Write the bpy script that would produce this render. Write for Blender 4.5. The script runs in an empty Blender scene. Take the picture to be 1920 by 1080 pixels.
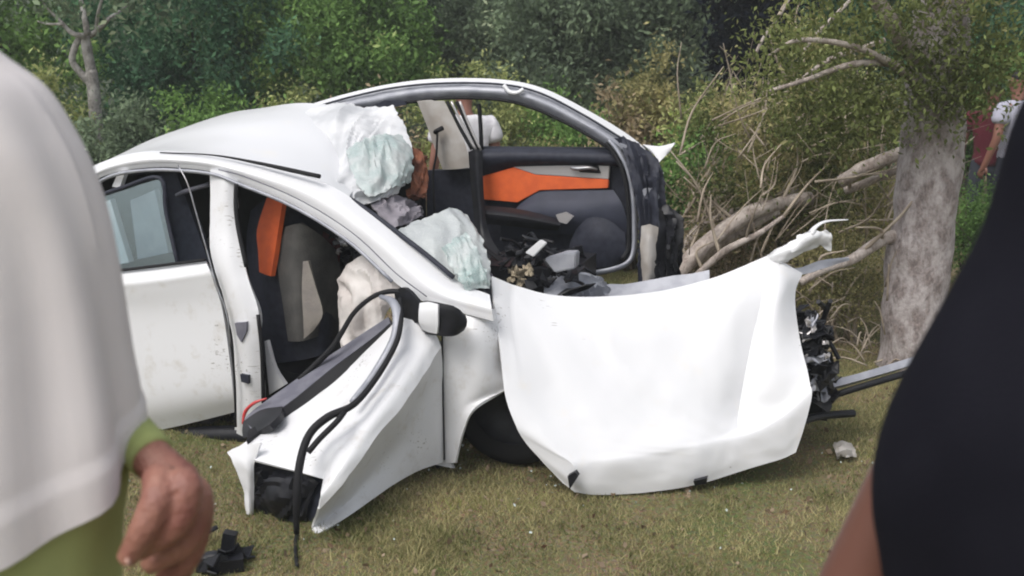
import bpy, bmesh, math, random
import numpy as np
from mathutils import Vector, Matrix, noise

random.seed(7)
rng = np.random.default_rng(7)
scene = bpy.context.scene
COL = scene.collection
R = math.radians

# ------------------------------------------------------------------ camera
CAM = Vector((0, 0, 1.9))
PITCH = R(12.5)
FPX = 2000.0
cam_d = bpy.data.cameras.new('camera')
cam = bpy.data.objects.new('camera', cam_d)
COL.objects.link(cam)
cam.location = CAM
cam.rotation_euler = (math.pi / 2 - PITCH, 0, 0)
cam_d.sensor_width = 36
cam_d.lens = 36 * FPX / 1920
cam_d.clip_start = 0.05
cam_d.clip_end = 400
cam_d.dof.use_dof = True
cam_d.dof.focus_distance = 5.2
cam_d.dof.aperture_fstop = 4.5
scene.camera = cam
scene.cycles.filter_width = 2.0

# ------------------------------------------------------------------ world, sun, exposure
SUN_EL, SUN_AZ = R(56), R(222)
world = bpy.data.worlds.new('World')
scene.world = world
world.use_nodes = True
nt = world.node_tree
bg = nt.nodes['Background']
sky = nt.nodes.new('ShaderNodeTexSky')
sky.sky_type = 'NISHITA'
sky.sun_disc = False
sky.sun_elevation = SUN_EL
sky.sun_rotation = SUN_AZ
sky.air_density = 1.0
sky.dust_density = 4.0
hs = nt.nodes.new('ShaderNodeHueSaturation')
hs.inputs['Saturation'].default_value = 0.32
nt.links.new(sky.outputs[0], hs.inputs['Color'])
nt.links.new(hs.outputs[0], bg.inputs['Color'])
bg.inputs['Strength'].default_value = 0.14
sun_d = bpy.data.lights.new('sun', 'SUN')
sun_d.energy = 0.9
sun_d.angle = R(25)
sun_d.color = (1, 0.96, 0.9)
sun = bpy.data.objects.new('sun', sun_d)
COL.objects.link(sun)
# sky rotation is measured clockwise from +Y; the lamp shines down its -Z axis
sdir = Vector((math.sin(SUN_AZ) * math.cos(SUN_EL), math.cos(SUN_AZ) * math.cos(SUN_EL), math.sin(SUN_EL)))
sun.rotation_euler = sdir.to_track_quat('Z', 'Y').to_euler()
scene.view_settings.view_transform = 'Standard'
scene.view_settings.look = 'None'
scene.view_settings.gamma = 1
scene.view_settings.use_curve_mapping = False
scene.view_settings.exposure = 0.56

# ------------------------------------------------------------------ picking places in the world
FW = Vector((0, math.cos(PITCH), -math.sin(PITCH)))
UP = Vector((0, math.sin(PITCH), math.cos(PITCH)))


def ray(px, py):
    return FW + Vector((1, 0, 0)) * ((px - 960) / FPX) + UP * ((540 - py) / FPX)


def at(px, py, Y):
    d = ray(px, py)
    return CAM + d * (Y / d.y)


YAW = R(18)
U = Vector((math.cos(YAW), -math.sin(YAW), 0))     # the car's nose direction
V = Vector((math.sin(YAW), math.cos(YAW), 0))      # across the car, away from its near side
O = at(830, 870, 4.6)                              # foot of the near front door hinge


def S(px, py, w):
    """point on the upright plane w metres inboard of the car's near side"""
    d = ray(px, py)
    t = (w - V.dot(CAM - O)) / V.dot(d)
    return CAM + d * t


def SS(*pts):
    return [S(*p) for p in pts]


def ground_z(x, y):
    t = min(1, max(0, (y - 1.9) / 1.4))
    t = t * t * (3 - 2 * t)
    return 0.45 * (1 - t)


# ------------------------------------------------------------------ materials
def new_mat(name):
    m = bpy.data.materials.new(name)
    m.use_nodes = True
    return m, m.node_tree, m.node_tree.nodes['Principled BSDF']


def mat(name, c, rough=0.6, metal=0.0, c2=None, scale=8.0, bump=0.0, bscale=None, spec=0.5, coat=0.0, detail=6, lo=0.4, hi=0.6):
    m, t, b = new_mat(name)
    b.inputs['Roughness'].default_value = rough
    b.inputs['Metallic'].default_value = metal
    b.inputs['Specular IOR Level'].default_value = spec
    b.inputs['Coat Weight'].default_value = coat
    b.inputs['Coat Roughness'].default_value = 0.08
    b.inputs['Base Color'].default_value = (*c, 1)
    tc = t.nodes.new('ShaderNodeTexCoord')
    if c2:
        n = t.nodes.new('ShaderNodeTexNoise')
        n.inputs['Scale'].default_value = scale
        n.inputs['Detail'].default_value = detail
        t.links.new(tc.outputs['Object'], n.inputs['Vector'])
        r = t.nodes.new('ShaderNodeValToRGB')
        r.color_ramp.elements[0].position = lo
        r.color_ramp.elements[1].position = hi
        r.color_ramp.elements[0].color = (*c, 1)
        r.color_ramp.elements[1].color = (*c2, 1)
        t.links.new(n.outputs['Fac'], r.inputs['Fac'])
        t.links.new(r.outputs['Color'], b.inputs['Base Color'])
    if bump:
        n2 = t.nodes.new('ShaderNodeTexNoise')
        n2.inputs['Scale'].default_value = bscale or scale
        n2.inputs['Detail'].default_value = 8
        t.links.new(tc.outputs['Object'], n2.inputs['Vector'])
        bp = t.nodes.new('ShaderNodeBump')
        bp.inputs['Strength'].default_value = bump
        bp.inputs['Distance'].default_value = 0.02
        t.links.new(n2.outputs['Fac'], bp.inputs['Height'])
        t.links.new(bp.outputs['Normal'], b.inputs['Normal'])
    return m


def leaf_mat(name, dark, light, dry=None, dry_amt=0.1, trans=0.35, scale=1.6, spec=0.12):
    """leaf colour varies from leaf to leaf and from clump to clump"""
    m, t, b = new_mat(name)
    g = t.nodes.new('ShaderNodeNewGeometry')
    tc = t.nodes.new('ShaderNodeTexCoord')
    n = t.nodes.new('ShaderNodeTexNoise')
    n.inputs['Scale'].default_value = scale
    n.inputs['Detail'].default_value = 3
    t.links.new(tc.outputs['Object'], n.inputs['Vector'])
    add = t.nodes.new('ShaderNodeMath')
    add.operation = 'MULTIPLY_ADD'
    t.links.new(g.outputs['Random Per Island'], add.inputs[0])
    add.inputs[1].default_value = 0.5
    sub = t.nodes.new('ShaderNodeMath')
    sub.operation = 'MULTIPLY_ADD'
    t.links.new(n.outputs['Fac'], sub.inputs[0])
    sub.inputs[1].default_value = 1.7
    sub.inputs[2].default_value = -0.6
    t.links.new(sub.outputs[0], add.inputs[2])
    r = t.nodes.new('ShaderNodeValToRGB')
    els = r.color_ramp.elements
    els[0].position = 0.15
    els[0].color = (*dark, 1)
    els[1].position = 0.85
    els[1].color = (*light, 1)
    if dry:
        e = els.new(min(0.99, 1.02 - dry_amt))
        e.color = (*dry, 1)
    t.links.new(add.outputs[0], r.inputs['Fac'])
    t.links.new(r.outputs['Color'], b.inputs['Base Color'])
    b.inputs['Roughness'].default_value = 0.55
    b.inputs['Specular IOR Level'].default_value = spec
    tr = t.nodes.new('ShaderNodeBsdfTranslucent')
    t.links.new(r.outputs['Color'], tr.inputs['Color'])
    mx = t.nodes.new('ShaderNodeMixShader')
    mx.inputs[0].default_value = trans
    t.links.new(b.outputs[0], mx.inputs[1])
    t.links.new(tr.outputs[0], mx.inputs[2])
    t.links.new(mx.outputs[0], t.nodes['Material Output'].inputs['Surface'])
    return m


def paint_mat(name, dirt=0.3, scale=6):
    """white car paint with brownish scuffs of their own shape"""
    m, t, b = new_mat(name)
    tc = t.nodes.new('ShaderNodeTexCoord')
    n = t.nodes.new('ShaderNodeTexNoise')
    n.inputs['Scale'].default_value = scale
    n.inputs['Detail'].default_value = 9
    n.inputs['Roughness'].default_value = 0.7
    t.links.new(tc.outputs['Object'], n.inputs['Vector'])
    r = t.nodes.new('ShaderNodeValToRGB')
    r.color_ramp.elements[0].position = 0.58 - 0.1 * dirt
    r.color_ramp.elements[1].position = 0.78 - 0.1 * dirt
    r.color_ramp.elements[0].color = (0.69, 0.695, 0.715, 1)
    k = 0.75 - 0.5 * dirt
    r.color_ramp.elements[1].color = (k, k * 0.97, k * 0.93, 1)
    t.links.new(n.outputs['Fac'], r.inputs['Fac'])
    t.links.new(r.outputs['Color'], b.inputs['Base Color'])
    mp = t.nodes.new('ShaderNodeMapping')
    mp.inputs['Rotation'].default_value = (0.3, 0.9, 0.5)
    mp.inputs['Scale'].default_value = (4, 70, 70)
    t.links.new(tc.outputs['Object'], mp.inputs['Vector'])
    n3 = t.nodes.new('ShaderNodeTexNoise')
    n3.inputs['Scale'].default_value = 1.6
    n3.inputs['Detail'].default_value = 5
    t.links.new(mp.outputs[0], n3.inputs['Vector'])
    n4 = t.nodes.new('ShaderNodeTexNoise')
    n4.inputs['Scale'].default_value = 3.2
    n4.inputs['Detail'].default_value = 3
    t.links.new(tc.outputs['Object'], n4.inputs['Vector'])
    mu = t.nodes.new('ShaderNodeMath')
    mu.operation = 'MULTIPLY'
    t.links.new(n3.outputs['Fac'], mu.inputs[0])
    t.links.new(n4.outputs['Fac'], mu.inputs[1])
    sr = t.nodes.new('ShaderNodeValToRGB')
    sr.color_ramp.elements[0].position = 0.46 - 0.22 * dirt
    sr.color_ramp.elements[1].position = 0.50 - 0.22 * dirt
    t.links.new(mu.outputs[0], sr.inputs['Fac'])
    mx = t.nodes.new('ShaderNodeMix')
    mx.data_type = 'RGBA'
    t.links.new(sr.outputs['Color'], mx.inputs['Factor'])
    t.links.new(r.outputs['Color'], mx.inputs['A'])
    mx.inputs['B'].default_value = (0.33, 0.32, 0.31, 1)
    t.links.new(mx.outputs['Result'], b.inputs['Base Color'])
    b.inputs['Roughness'].default_value = 0.36
    b.inputs['Specular IOR Level'].default_value = 0.4
    b.inputs['Coat Weight'].default_value = 0.22
    b.inputs['Coat Roughness'].default_value = 0.06
    return m


def crazed_mat(name, tint):
    """laminated windscreen glass crazed to white-green crumbs held by its film"""
    m, t, b = new_mat(name)
    tc = t.nodes.new('ShaderNodeTexCoord')
    v = t.nodes.new('ShaderNodeTexVoronoi')
    v.feature = 'DISTANCE_TO_EDGE'
    v.inputs['Scale'].default_value = 95
    t.links.new(tc.outputs['Object'], v.inputs['Vector'])
    n = t.nodes.new('ShaderNodeTexNoise')
    n.inputs['Scale'].default_value = 7
    n.inputs['Detail'].default_value = 6
    t.links.new(tc.outputs['Object'], n.inputs['Vector'])
    r = t.nodes.new('ShaderNodeValToRGB')
    r.color_ramp.elements[0].position = 0.35
    r.color_ramp.elements[1].position = 0.62
    r.color_ramp.elements[0].color = (*tint, 1)
    r.color_ramp.elements[1].color = (0.60, 0.635, 0.635, 1)
    t.links.new(n.outputs['Fac'], r.inputs['Fac'])
    mx = t.nodes.new('ShaderNodeMix')
    mx.data_type = 'RGBA'
    mp = t.nodes.new('ShaderNodeMapRange')
    mp.inputs['From Max'].default_value = 0.09
    t.links.new(v.outputs['Distance'], mp.inputs['Value'])
    t.links.new(mp.outputs[0], mx.inputs['Factor'])
    mx.inputs['A'].default_value = (0.68, 0.70, 0.70, 1)
    t.links.new(r.outputs['Color'], mx.inputs['B'])
    t.links.new(mx.outputs['Result'], b.inputs['Base Color'])
    b.inputs['Roughness'].default_value = 0.25
    bp = t.nodes.new('ShaderNodeBump')
    bp.inputs['Strength'].default_value = 0.6
    bp.inputs['Distance'].default_value = 0.004
    t.links.new(v.outputs['Distance'], bp.inputs['Height'])
    t.links.new(bp.outputs['Normal'], b.inputs['Normal'])
    tr = t.nodes.new('ShaderNodeBsdfTranslucent')
    tr.inputs['Color'].default_value = (0.74, 0.78, 0.77, 1)
    ms = t.nodes.new('ShaderNodeMixShader')
    ms.inputs[0].default_value = 0.25
    t.links.new(b.outputs[0], ms.inputs[1])
    t.links.new(tr.outputs[0], ms.inputs[2])
    t.links.new(ms.outputs[0], t.nodes['Material Output'].inputs['Surface'])
    return m


def glass_mat(name):
    m, t, b = new_mat(name)
    tr = t.nodes.new('ShaderNodeBsdfTransparent')
    tr.inputs['Color'].default_value = (0.82, 0.88, 0.9, 1)
    gl = t.nodes.new('ShaderNodeBsdfGlossy')
    gl.inputs['Roughness'].default_value = 0.03
    gl.inputs['Color'].default_value = (0.82, 0.95, 1, 1)
    ms = t.nodes.new('ShaderNodeMixShader')
    ms.inputs[0].default_value = 0.17
    t.links.new(tr.outputs[0], ms.inputs[1])
    t.links.new(gl.outputs[0], ms.inputs[2])
    t.links.new(ms.outputs[0], t.nodes['Material Output'].inputs['Surface'])
    return m


def bark_mat(name, base, lichen, scale=9, lo=0.5, hi=0.58, stretch=1.0):
    m, t, b = new_mat(name)
    tc = t.nodes.new('ShaderNodeTexCoord')
    mpn = t.nodes.new('ShaderNodeMapping')
    mpn.inputs['Scale'].default_value = (1, 1, stretch)
    t.links.new(tc.outputs['Object'], mpn.inputs['Vector'])
    n = t.nodes.new('ShaderNodeTexNoise')
    n.inputs['Scale'].default_value = scale
    n.inputs['Detail'].default_value = 7
    n.inputs['Roughness'].default_value = 0.65
    t.links.new(mpn.outputs[0], n.inputs['Vector'])
    n2 = t.nodes.new('ShaderNodeTexNoise')
    n2.inputs['Scale'].default_value = scale * 4.5
    n2.inputs['Detail'].default_value = 6
    t.links.new(mpn.outputs[0], n2.inputs['Vector'])
    r0 = t.nodes.new('ShaderNodeValToRGB')
    r0.color_ramp.elements[0].position = 0.3
    r0.color_ramp.elements[1].position = 0.7
    r0.color_ramp.elements[0].color = (*[x * 0.55 for x in base], 1)
    r0.color_ramp.elements[1].color = (*[x * 1.3 for x in base], 1)
    t.links.new(n2.outputs['Fac'], r0.inputs['Fac'])
    r = t.nodes.new('ShaderNodeValToRGB')
    r.color_ramp.elements[0].position = lo
    r.color_ramp.elements[1].position = hi
    t.links.new(n.outputs['Fac'], r.inputs['Fac'])
    mx = t.nodes.new('ShaderNodeMix')
    mx.data_type = 'RGBA'
    t.links.new(r.outputs['Color'], mx.inputs['Factor'])
    t.links.new(r0.outputs['Color'], mx.inputs['A'])
    mx.inputs['B'].default_value = (*lichen, 1)
    t.links.new(mx.outputs['Result'], b.inputs['Base Color'])
    b.inputs['Roughness'].default_value = 0.9
    bp = t.nodes.new('ShaderNodeBump')
    bp.inputs['Strength'].default_value = 0.7
    bp.inputs['Distance'].default_value = 0.015
    t.links.new(n2.outputs['Fac'], bp.inputs['Height'])
    t.links.new(bp.outputs['Normal'], b.inputs['Normal'])
    return m


M = {}
M['paint'] = paint_mat('white_paint', 0.05, 4)
M['paint_dirty'] = paint_mat('scuffed_white_paint', 0.38, 11)
M['paint_hood'] = paint_mat('bonnet_paint', 0.12, 5)
M['crazed'] = crazed_mat('crazed_glass', (0.50, 0.53, 0.545))
M['crazed_green'] = crazed_mat('crazed_green_glass', (0.33, 0.46, 0.45))
M['torn_white'] = mat('crazed_white_sheet', (0.5, 0.51, 0.53), 0.4, c2=(0.64, 0.645, 0.66), scale=6, bump=0.12, bscale=45, spec=0.35)
M['glass'] = glass_mat('window_glass')
M['black'] = mat('black_plastic', (0.007, 0.0075, 0.010), 0.45, spec=0.3, c2=(0.012, 0.0125, 0.017), scale=20)
M['rubber'] = mat('black_rubber', (0.008, 0.008, 0.010), 0.7, spec=0.3)
M['trim'] = mat('dark_trim', (0.018, 0.020, 0.032), 0.6, spec=0.3, c2=(0.027, 0.030, 0.045), scale=30, bump=0.15, bscale=200)
M['trim_grey'] = mat('grey_trim', (0.11, 0.11, 0.14), 0.6, c2=(0.15, 0.15, 0.18), scale=15, bump=0.1)
M['metal_grey'] = mat('grey_metal', (0.26, 0.27, 0.31), 0.45, 0.2, c2=(0.34, 0.35, 0.39), scale=12, bump=0.15)
M['silver'] = mat('silver_trim', (0.5, 0.48, 0.48), 0.35, 0.5)
M['steel'] = mat('bare_steel', (0.4, 0.41, 0.44), 0.35, 0.7, c2=(0.25, 0.24, 0.24), scale=14)
M['orange'] = mat('orange_leather', (0.72, 0.13, 0.03), 0.5, c2=(0.64, 0.11, 0.028), scale=16, bump=0.1, bscale=120)
M['beige'] = mat('beige_cloth', (0.28, 0.255, 0.225), 0.9, c2=(0.22, 0.2, 0.185), scale=10, bump=0.2, bscale=90)
M['pale_trim'] = mat('pale_pillar_trim', (0.42, 0.40, 0.38), 0.7, c2=(0.34, 0.31, 0.28), scale=9)
M['greige'] = mat('grey_seat_cloth', (0.085, 0.083, 0.08), 0.9, spec=0.2, c2=(0.12, 0.116, 0.11), scale=9, bump=0.2, bscale=90)
M['airbag'] = mat('airbag_cloth', (0.62, 0.59, 0.57), 0.9, c2=(0.52, 0.48, 0.46), scale=9, bump=0.3, bscale=25)
M['lining'] = mat('roof_lining', (0.27, 0.25, 0.28), 0.95, c2=(0.2, 0.185, 0.21), scale=12, bump=0.4, bscale=20)
M['rust'] = mat('torn_foam', (0.26, 0.1, 0.055), 0.9, c2=(0.12, 0.045, 0.03), scale=12, bump=0.5)
M['cream'] = mat('cream_foam', (0.42, 0.36, 0.26), 0.95, c2=(0.3, 0.25, 0.18), scale=30, bump=0.6)
M['red'] = mat('red_lamp_plastic', (0.5, 0.05, 0.05), 0.3)
M['bark'] = bark_mat('lichen_bark', (0.24, 0.20, 0.19), (0.46, 0.42, 0.415), 15, 0.40, 0.62, 0.6)
M['branch'] = bark_mat('pale_branch_bark', (0.31, 0.255, 0.225), (0.52, 0.46, 0.42), 16, 0.4, 0.62, 0.5)
M['twig'] = mat('dry_twig', (0.27, 0.22, 0.17), 0.9, c2=(0.46, 0.39, 0.31), scale=4)
M['dark_twig'] = mat('brown_twig', (0.09, 0.068, 0.05), 0.9, c2=(0.17, 0.13, 0.1), scale=4)
M['dark_bark'] = bark_mat('dark_bark', (0.06, 0.055, 0.05), (0.12, 0.115, 0.105), 8, 0.5, 0.65)
M['grey_bark'] = bark_mat('grey_bark', (0.25, 0.235, 0.22), (0.42, 0.4, 0.38), 8, 0.45, 0.6)
M['tee_white'] = mat('white_cotton', (0.70, 0.66, 0.66), 0.95, spec=0.1, c2=(0.76, 0.72, 0.72), scale=4, bump=0.12, bscale=350)
M['tee_black'] = mat('black_cotton', (0.007, 0.007, 0.011), 1.0, spec=0.1, c2=(0.010, 0.010, 0.015), scale=5, bump=0.15, bscale=300)
M['lime'] = mat('yellow_green_cotton', (0.30, 0.35, 0.12), 0.95, c2=(0.36, 0.4, 0.16), scale=7, bump=0.15, bscale=200)
M['jeans'] = mat('dark_trousers', (0.03, 0.035, 0.05), 0.95)
M['shirt_grey'] = mat('pale_grey_shirt', (0.36, 0.36, 0.44), 0.95, c2=(0.42, 0.42, 0.5), scale=5, bump=0.2, bscale=12)
M['shirt_red'] = mat('dark_red_shirt', (0.07, 0.006, 0.014), 0.95, c2=(0.09, 0.008, 0.018), scale=5)
M['shirt_white'] = mat('white_shirt', (0.7, 0.69, 0.72), 0.95, c2=(0.6, 0.59, 0.63), scale=7, bump=0.8, bscale=9)
M['skin_tan'] = mat('tan_skin', (0.31, 0.145, 0.105), 0.45, c2=(0.21, 0.078, 0.06), scale=14, bump=0.35, bscale=90)
M['skin_dark'] = mat('dark_skin', (0.16, 0.068, 0.05), 0.5, c2=(0.13, 0.055, 0.04), scale=9)
M['skin_mid'] = mat('brown_skin', (0.24, 0.11, 0.08), 0.5)
M['nail'] = mat('nail', (0.5, 0.3, 0.24), 0.25)
M['hair'] = mat('black_hair', (0.012, 0.01, 0.01), 0.6, bump=0.5, bscale=80)
M['shoe'] = mat('black_shoe', (0.02, 0.02, 0.02), 0.5)
M['eye'] = mat('eye', (0.5, 0.48, 0.45), 0.2)

M['leaf_mid'] = leaf_mat('mid_green_leaves', (0.071, 0.138, 0.043), (0.263, 0.438, 0.122), (0.488, 0.585, 0.227), 0.14)
M['leaf_lime'] = leaf_mat('yellow_green_leaves', (0.095, 0.142, 0.038), (0.364, 0.462, 0.119), (0.572, 0.598, 0.260), 0.18)
M['leaf_deep'] = leaf_mat('deep_green_leaves', (0.043, 0.106, 0.061), (0.149, 0.306, 0.158), (0.325, 0.488, 0.293), 0.14)
M['leaf_grey'] = leaf_mat('grey_green_leaves', (0.090, 0.124, 0.081), (0.245, 0.324, 0.193), (0.439, 0.504, 0.325), 0.14)
M['leaf_olive'] = leaf_mat('olive_leaves', (0.091, 0.110, 0.038), (0.308, 0.329, 0.112), (0.546, 0.481, 0.234), 0.18)
M['leaf_dry'] = leaf_mat('drying_leaves', (0.104, 0.099, 0.049), (0.322, 0.280, 0.140), (0.546, 0.429, 0.286), 0.22)
M['leaf_crown'] = leaf_mat('dull_green_leaves', (0.07, 0.085, 0.03), (0.22, 0.26, 0.09), (0.38, 0.36, 0.17), 0.14)
M['leaf_shade'] = leaf_mat('shade_black_leaves', (0.004, 0.005, 0.008), (0.008, 0.011, 0.017), None, 0, 0.0, 1.6, 0.0)  # near-black leaf colour standing in for deep shade in the wood


# ------------------------------------------------------------------ mesh helpers
def empty(name, loc, label=None, cat=None, group=None):
    o = bpy.data.objects.new(name, None)
    o.empty_display_size = 0.2
    COL.objects.link(o)
    o.location = loc
    if label:
        tag(o, label, cat, group)
    return o


def tag(o, label, cat, group=None):
    o['label'] = label
    o['category'] = cat
    if group:
        o['group'] = group
    return o


def base_of(parent):
    p = Vector((0, 0, 0))
    while parent is not None:
        p += parent.location
        parent = parent.parent
    return p


def link(name, verts, faces, m, parent=None, smooth=True, kind=None):
    off = base_of(parent)
    me = bpy.data.meshes.new(name)
    me.from_pydata([tuple(Vector(v) - off) for v in verts], [], faces)
    me.update()
    if smooth:
        me.polygons.foreach_set('use_smooth', [True] * len(me.polygons))
    if m:
        me.materials.append(m)
    o = bpy.data.objects.new(name, me)
    COL.objects.link(o)
    o.parent = parent
    if kind:
        o['kind'] = kind
    return o


def cr(p0, p1, p2, p3, t):
    return 0.5 * ((2 * p1) + (p2 - p0) * t + (2 * p0 - 5 * p1 + 4 * p2 - p3) * t * t + (3 * p1 - p0 - 3 * p2 + p3) * t ** 3)


def spline_b(pts, n, breaks):
    out, a = [], 0
    for b in sorted(breaks or []) + [len(pts) - 1]:
        seg = spline(pts[a:b + 1], n) if b > a else []
        out += seg if not out else seg[1:]
        a = b
    return out


def spline(pts, n, tension=None):
    """Catmull-Rom through pts, n steps a span"""
    out = []
    k = len(pts)
    for i in range(k - 1):
        p1, p2 = pts[i], pts[i + 1]
        p0 = pts[i - 1] if i else p1 * 2 - p2
        p3 = pts[i + 2] if i + 2 < k else p2 * 2 - p1
        for j in range(n):
            out.append(cr(p0, p1, p2, p3, j / n))
    out.append(pts[-1])
    return out


def grid_normals(P):
    nr, nc = len(P), len(P[0])
    N = []
    for i in range(nr):
        row = []
        for j in range(nc):
            a = P[min(i + 1, nr - 1)][j] - P[max(i - 1, 0)][j]
            b = P[i][min(j + 1, nc - 1)] - P[i][max(j - 1, 0)]
            n = a.cross(b)
            row.append(n.normalized() if n.length > 1e-9 else Vector((0, -1, 0)))
        N.append(row)
    return N


def patch(name, rows, m, parent, sub=5, thick=0.008, dent=0.0, dscale=6.0, seed=0.0, crumple=0.0, cscale=14.0, fold=None, ragged=0.0, brow=None, bcol=None):
    """smooth sheet through a net of points, with real thickness behind it"""
    if isinstance(rows[0][0], tuple):
        rows = [SS(*r) for r in rows]
    dense = [spline_b(r, sub, bcol) for r in rows]
    cols = [spline_b([dense[i][j] for i in range(len(rows))], sub, brow) for j in range(len(dense[0]))]
    P = [[cols[j][i] for j in range(len(cols))] for i in range(len(cols[0]))]
    nr, nc = len(P), len(P[0])
    N = grid_normals(P)
    mid = N[nr // 2][nc // 2]
    if mid.dot(CAM - P[nr // 2][nc // 2]) < 0:
        N = [[-n for n in r] for r in N]
    sd = Vector((seed * 3.1, seed * 1.7, seed))
    for i in range(nr):
        for j in range(nc):
            p = P[i][j]
            a = 0
            if dent:
                a += dent * noise.noise(p * dscale + sd)
            if crumple:
                q = p * cscale + sd
                a += crumple * (1 - 2 * abs(noise.noise(q))) + crumple * 0.6 * (1 - 2 * abs(noise.noise(q * 2.3)))
            if fold:
                amp, fr, du, dv = fold
                u, v = j / (nc - 1), i / (nr - 1)
                w = fr * (du * u + dv * v) + 1.1 * noise.noise(Vector((u * 2.2, v * 2.2, seed)))
                ed = min(1.0, 5 * min(u, 1 - u, v, 1 - v) + 0.25)
                a += ed * amp * (0.7 - 2 * abs(noise.noise(Vector((w, 0.7 * (dv * u - du * v), seed + 4)))))
                a += ed * amp * 0.35 * (0.5 - 2 * abs(noise.noise(Vector((w * 2.7, 1.5 * (dv * u - du * v), seed + 9)))))
            P[i][j] = p + N[i][j] * a
    if ragged:
        for i in range(nr):
            for j in range(nc):
                m_ = min(i, nr - 1 - i, j, nc - 1 - j)
                if m_ < 2:
                    q = P[i][j] * 31 + sd
                    P[i][j] = P[i][j] + Vector((noise.noise(q), noise.noise(q + Vector((7, 0, 0))), noise.noise(q + Vector((0, 9, 0))))) * ragged * (1 if m_ == 0 else 0.45)
    N2 = grid_normals(P)
    if N2[nr // 2][nc // 2].dot(N[nr // 2][nc // 2]) < 0:
        N2 = [[-n for n in r] for r in N2]
    verts = [P[i][j] for i in range(nr) for j in range(nc)]
    faces = [(i * nc + j, i * nc + j + 1, (i + 1) * nc + j + 1, (i + 1) * nc + j) for i in range(nr - 1) for j in range(nc - 1)]
    if thick:
        k = len(verts)
        verts += [P[i][j] - N2[i][j] * thick for i in range(nr) for j in range(nc)]
        faces += [tuple(k + q for q in reversed(f)) for f in faces[:]]
        rim = [(0, j) for j in range(nc)] + [(i, nc - 1) for i in range(1, nr)] + [(nr - 1, j) for j in range(nc - 2, -1, -1)] + [(i, 0) for i in range(nr - 2, 0, -1)]
        ids = [i * nc + j for i, j in rim]
        for a, b in zip(ids, ids[1:] + ids[:1]):
            faces.append((a, k + a, k + b, b))
    o = link(name, verts, faces, m, parent)
    return fix_normals(o)


def fix_normals(o):
    bm = bmesh.new()
    bm.from_mesh(o.data)
    bmesh.ops.recalc_face_normals(bm, faces=bm.faces)
    for e in bm.edges:
        if len(e.link_faces) == 2 and e.calc_face_angle(0) > R(32):
            e.smooth = False
    bm.to_mesh(o.data)
    bm.free()
    return o


def poly(name, pts, m, parent, thick=0.02, push=None, bevel=0.0):
    """flat plate cut to an outline, thickness going away from the car's near side"""
    if isinstance(pts[0], tuple):
        pts = SS(*pts)
    d = (push or V) * thick
    k = len(pts)
    bm = bmesh.new()
    a = [bm.verts.new(p) for p in pts]
    b = [bm.verts.new(p + d) for p in pts]
    bm.faces.new(a)
    bm.faces.new(list(reversed(b)))
    for i in range(k):
        j = (i + 1) % k
        bm.faces.new((a[i], b[i], b[j], a[j]))
    bmesh.ops.recalc_face_normals(bm, faces=bm.faces)
    if bevel:
        bmesh.ops.bevel(bm, geom=bm.edges[:], offset=bevel, segments=2, affect='EDGES', clamp_overlap=True)
    bmesh.ops.triangulate(bm, faces=[f for f in bm.faces if len(f.verts) > 4])
    off = base_of(parent)
    for v in bm.verts:
        v.co -= off
    me = bpy.data.meshes.new(name)
    bm.to_mesh(me)
    bm.free()
    me.materials.append(m)
    o = bpy.data.objects.new(name, me)
    COL.objects.link(o)
    o.parent = parent
    return o


def tube_geo(pts, r, seg=8, res=4, flat=1.0, wob=0.0):
    pts = [Vector(p) for p in pts]
    if not isinstance(r, (list, tuple)):
        r = [r] * len(pts)
    c = spline(pts, res) if res > 1 else pts
    rr = []
    for i in range(len(pts) - 1):
        for j in range(res if res > 1 else 1):
            t = j / max(1, res)
            rr.append(r[i] * (1 - t) + r[i + 1] * t)
    rr.append(r[-1])
    verts, faces = [], []
    prev = None
    for i, p in enumerate(c):
        tdir = (c[min(i + 1, len(c) - 1)] - c[max(i - 1, 0)]).normalized()
        if prev is None:
            ref = Vector((0, 0, 1)) if abs(tdir.z) < 0.9 else Vector((1, 0, 0))
            n = tdir.cross(ref).normalized()
        else:
            n = (prev - tdir * prev.dot(tdir)).normalized()
        prev = n
        b = tdir.cross(n)
        for k in range(seg):
            a = 2 * math.pi * k / seg
            rad = rr[i]
            if wob:
                rad *= 1 + wob * noise.noise(p * 6 + Vector((math.cos(a), math.sin(a), 0)) * 1.3)
            verts.append(p + n * (math.cos(a) * rad) + b * (math.sin(a) * rad * flat))
    for i in range(len(c) - 1):
        for k in range(seg):
            k2 = (k + 1) % seg
            faces.append((i * seg + k, i * seg + k2, (i + 1) * seg + k2, (i + 1) * seg + k))
    faces.append(tuple(reversed(range(seg))))
    faces.append(tuple((len(c) - 1) * seg + k for k in range(seg)))
    return verts, faces


def tube(name, pts, r, m, parent, seg=8, res=5, flat=1.0, wob=0.0):
    if isinstance(pts[0], tuple):
        pts = SS(*pts)
    v, f = tube_geo(pts, r, seg, res, flat, wob)
    return link(name, v, f, m, parent)


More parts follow.
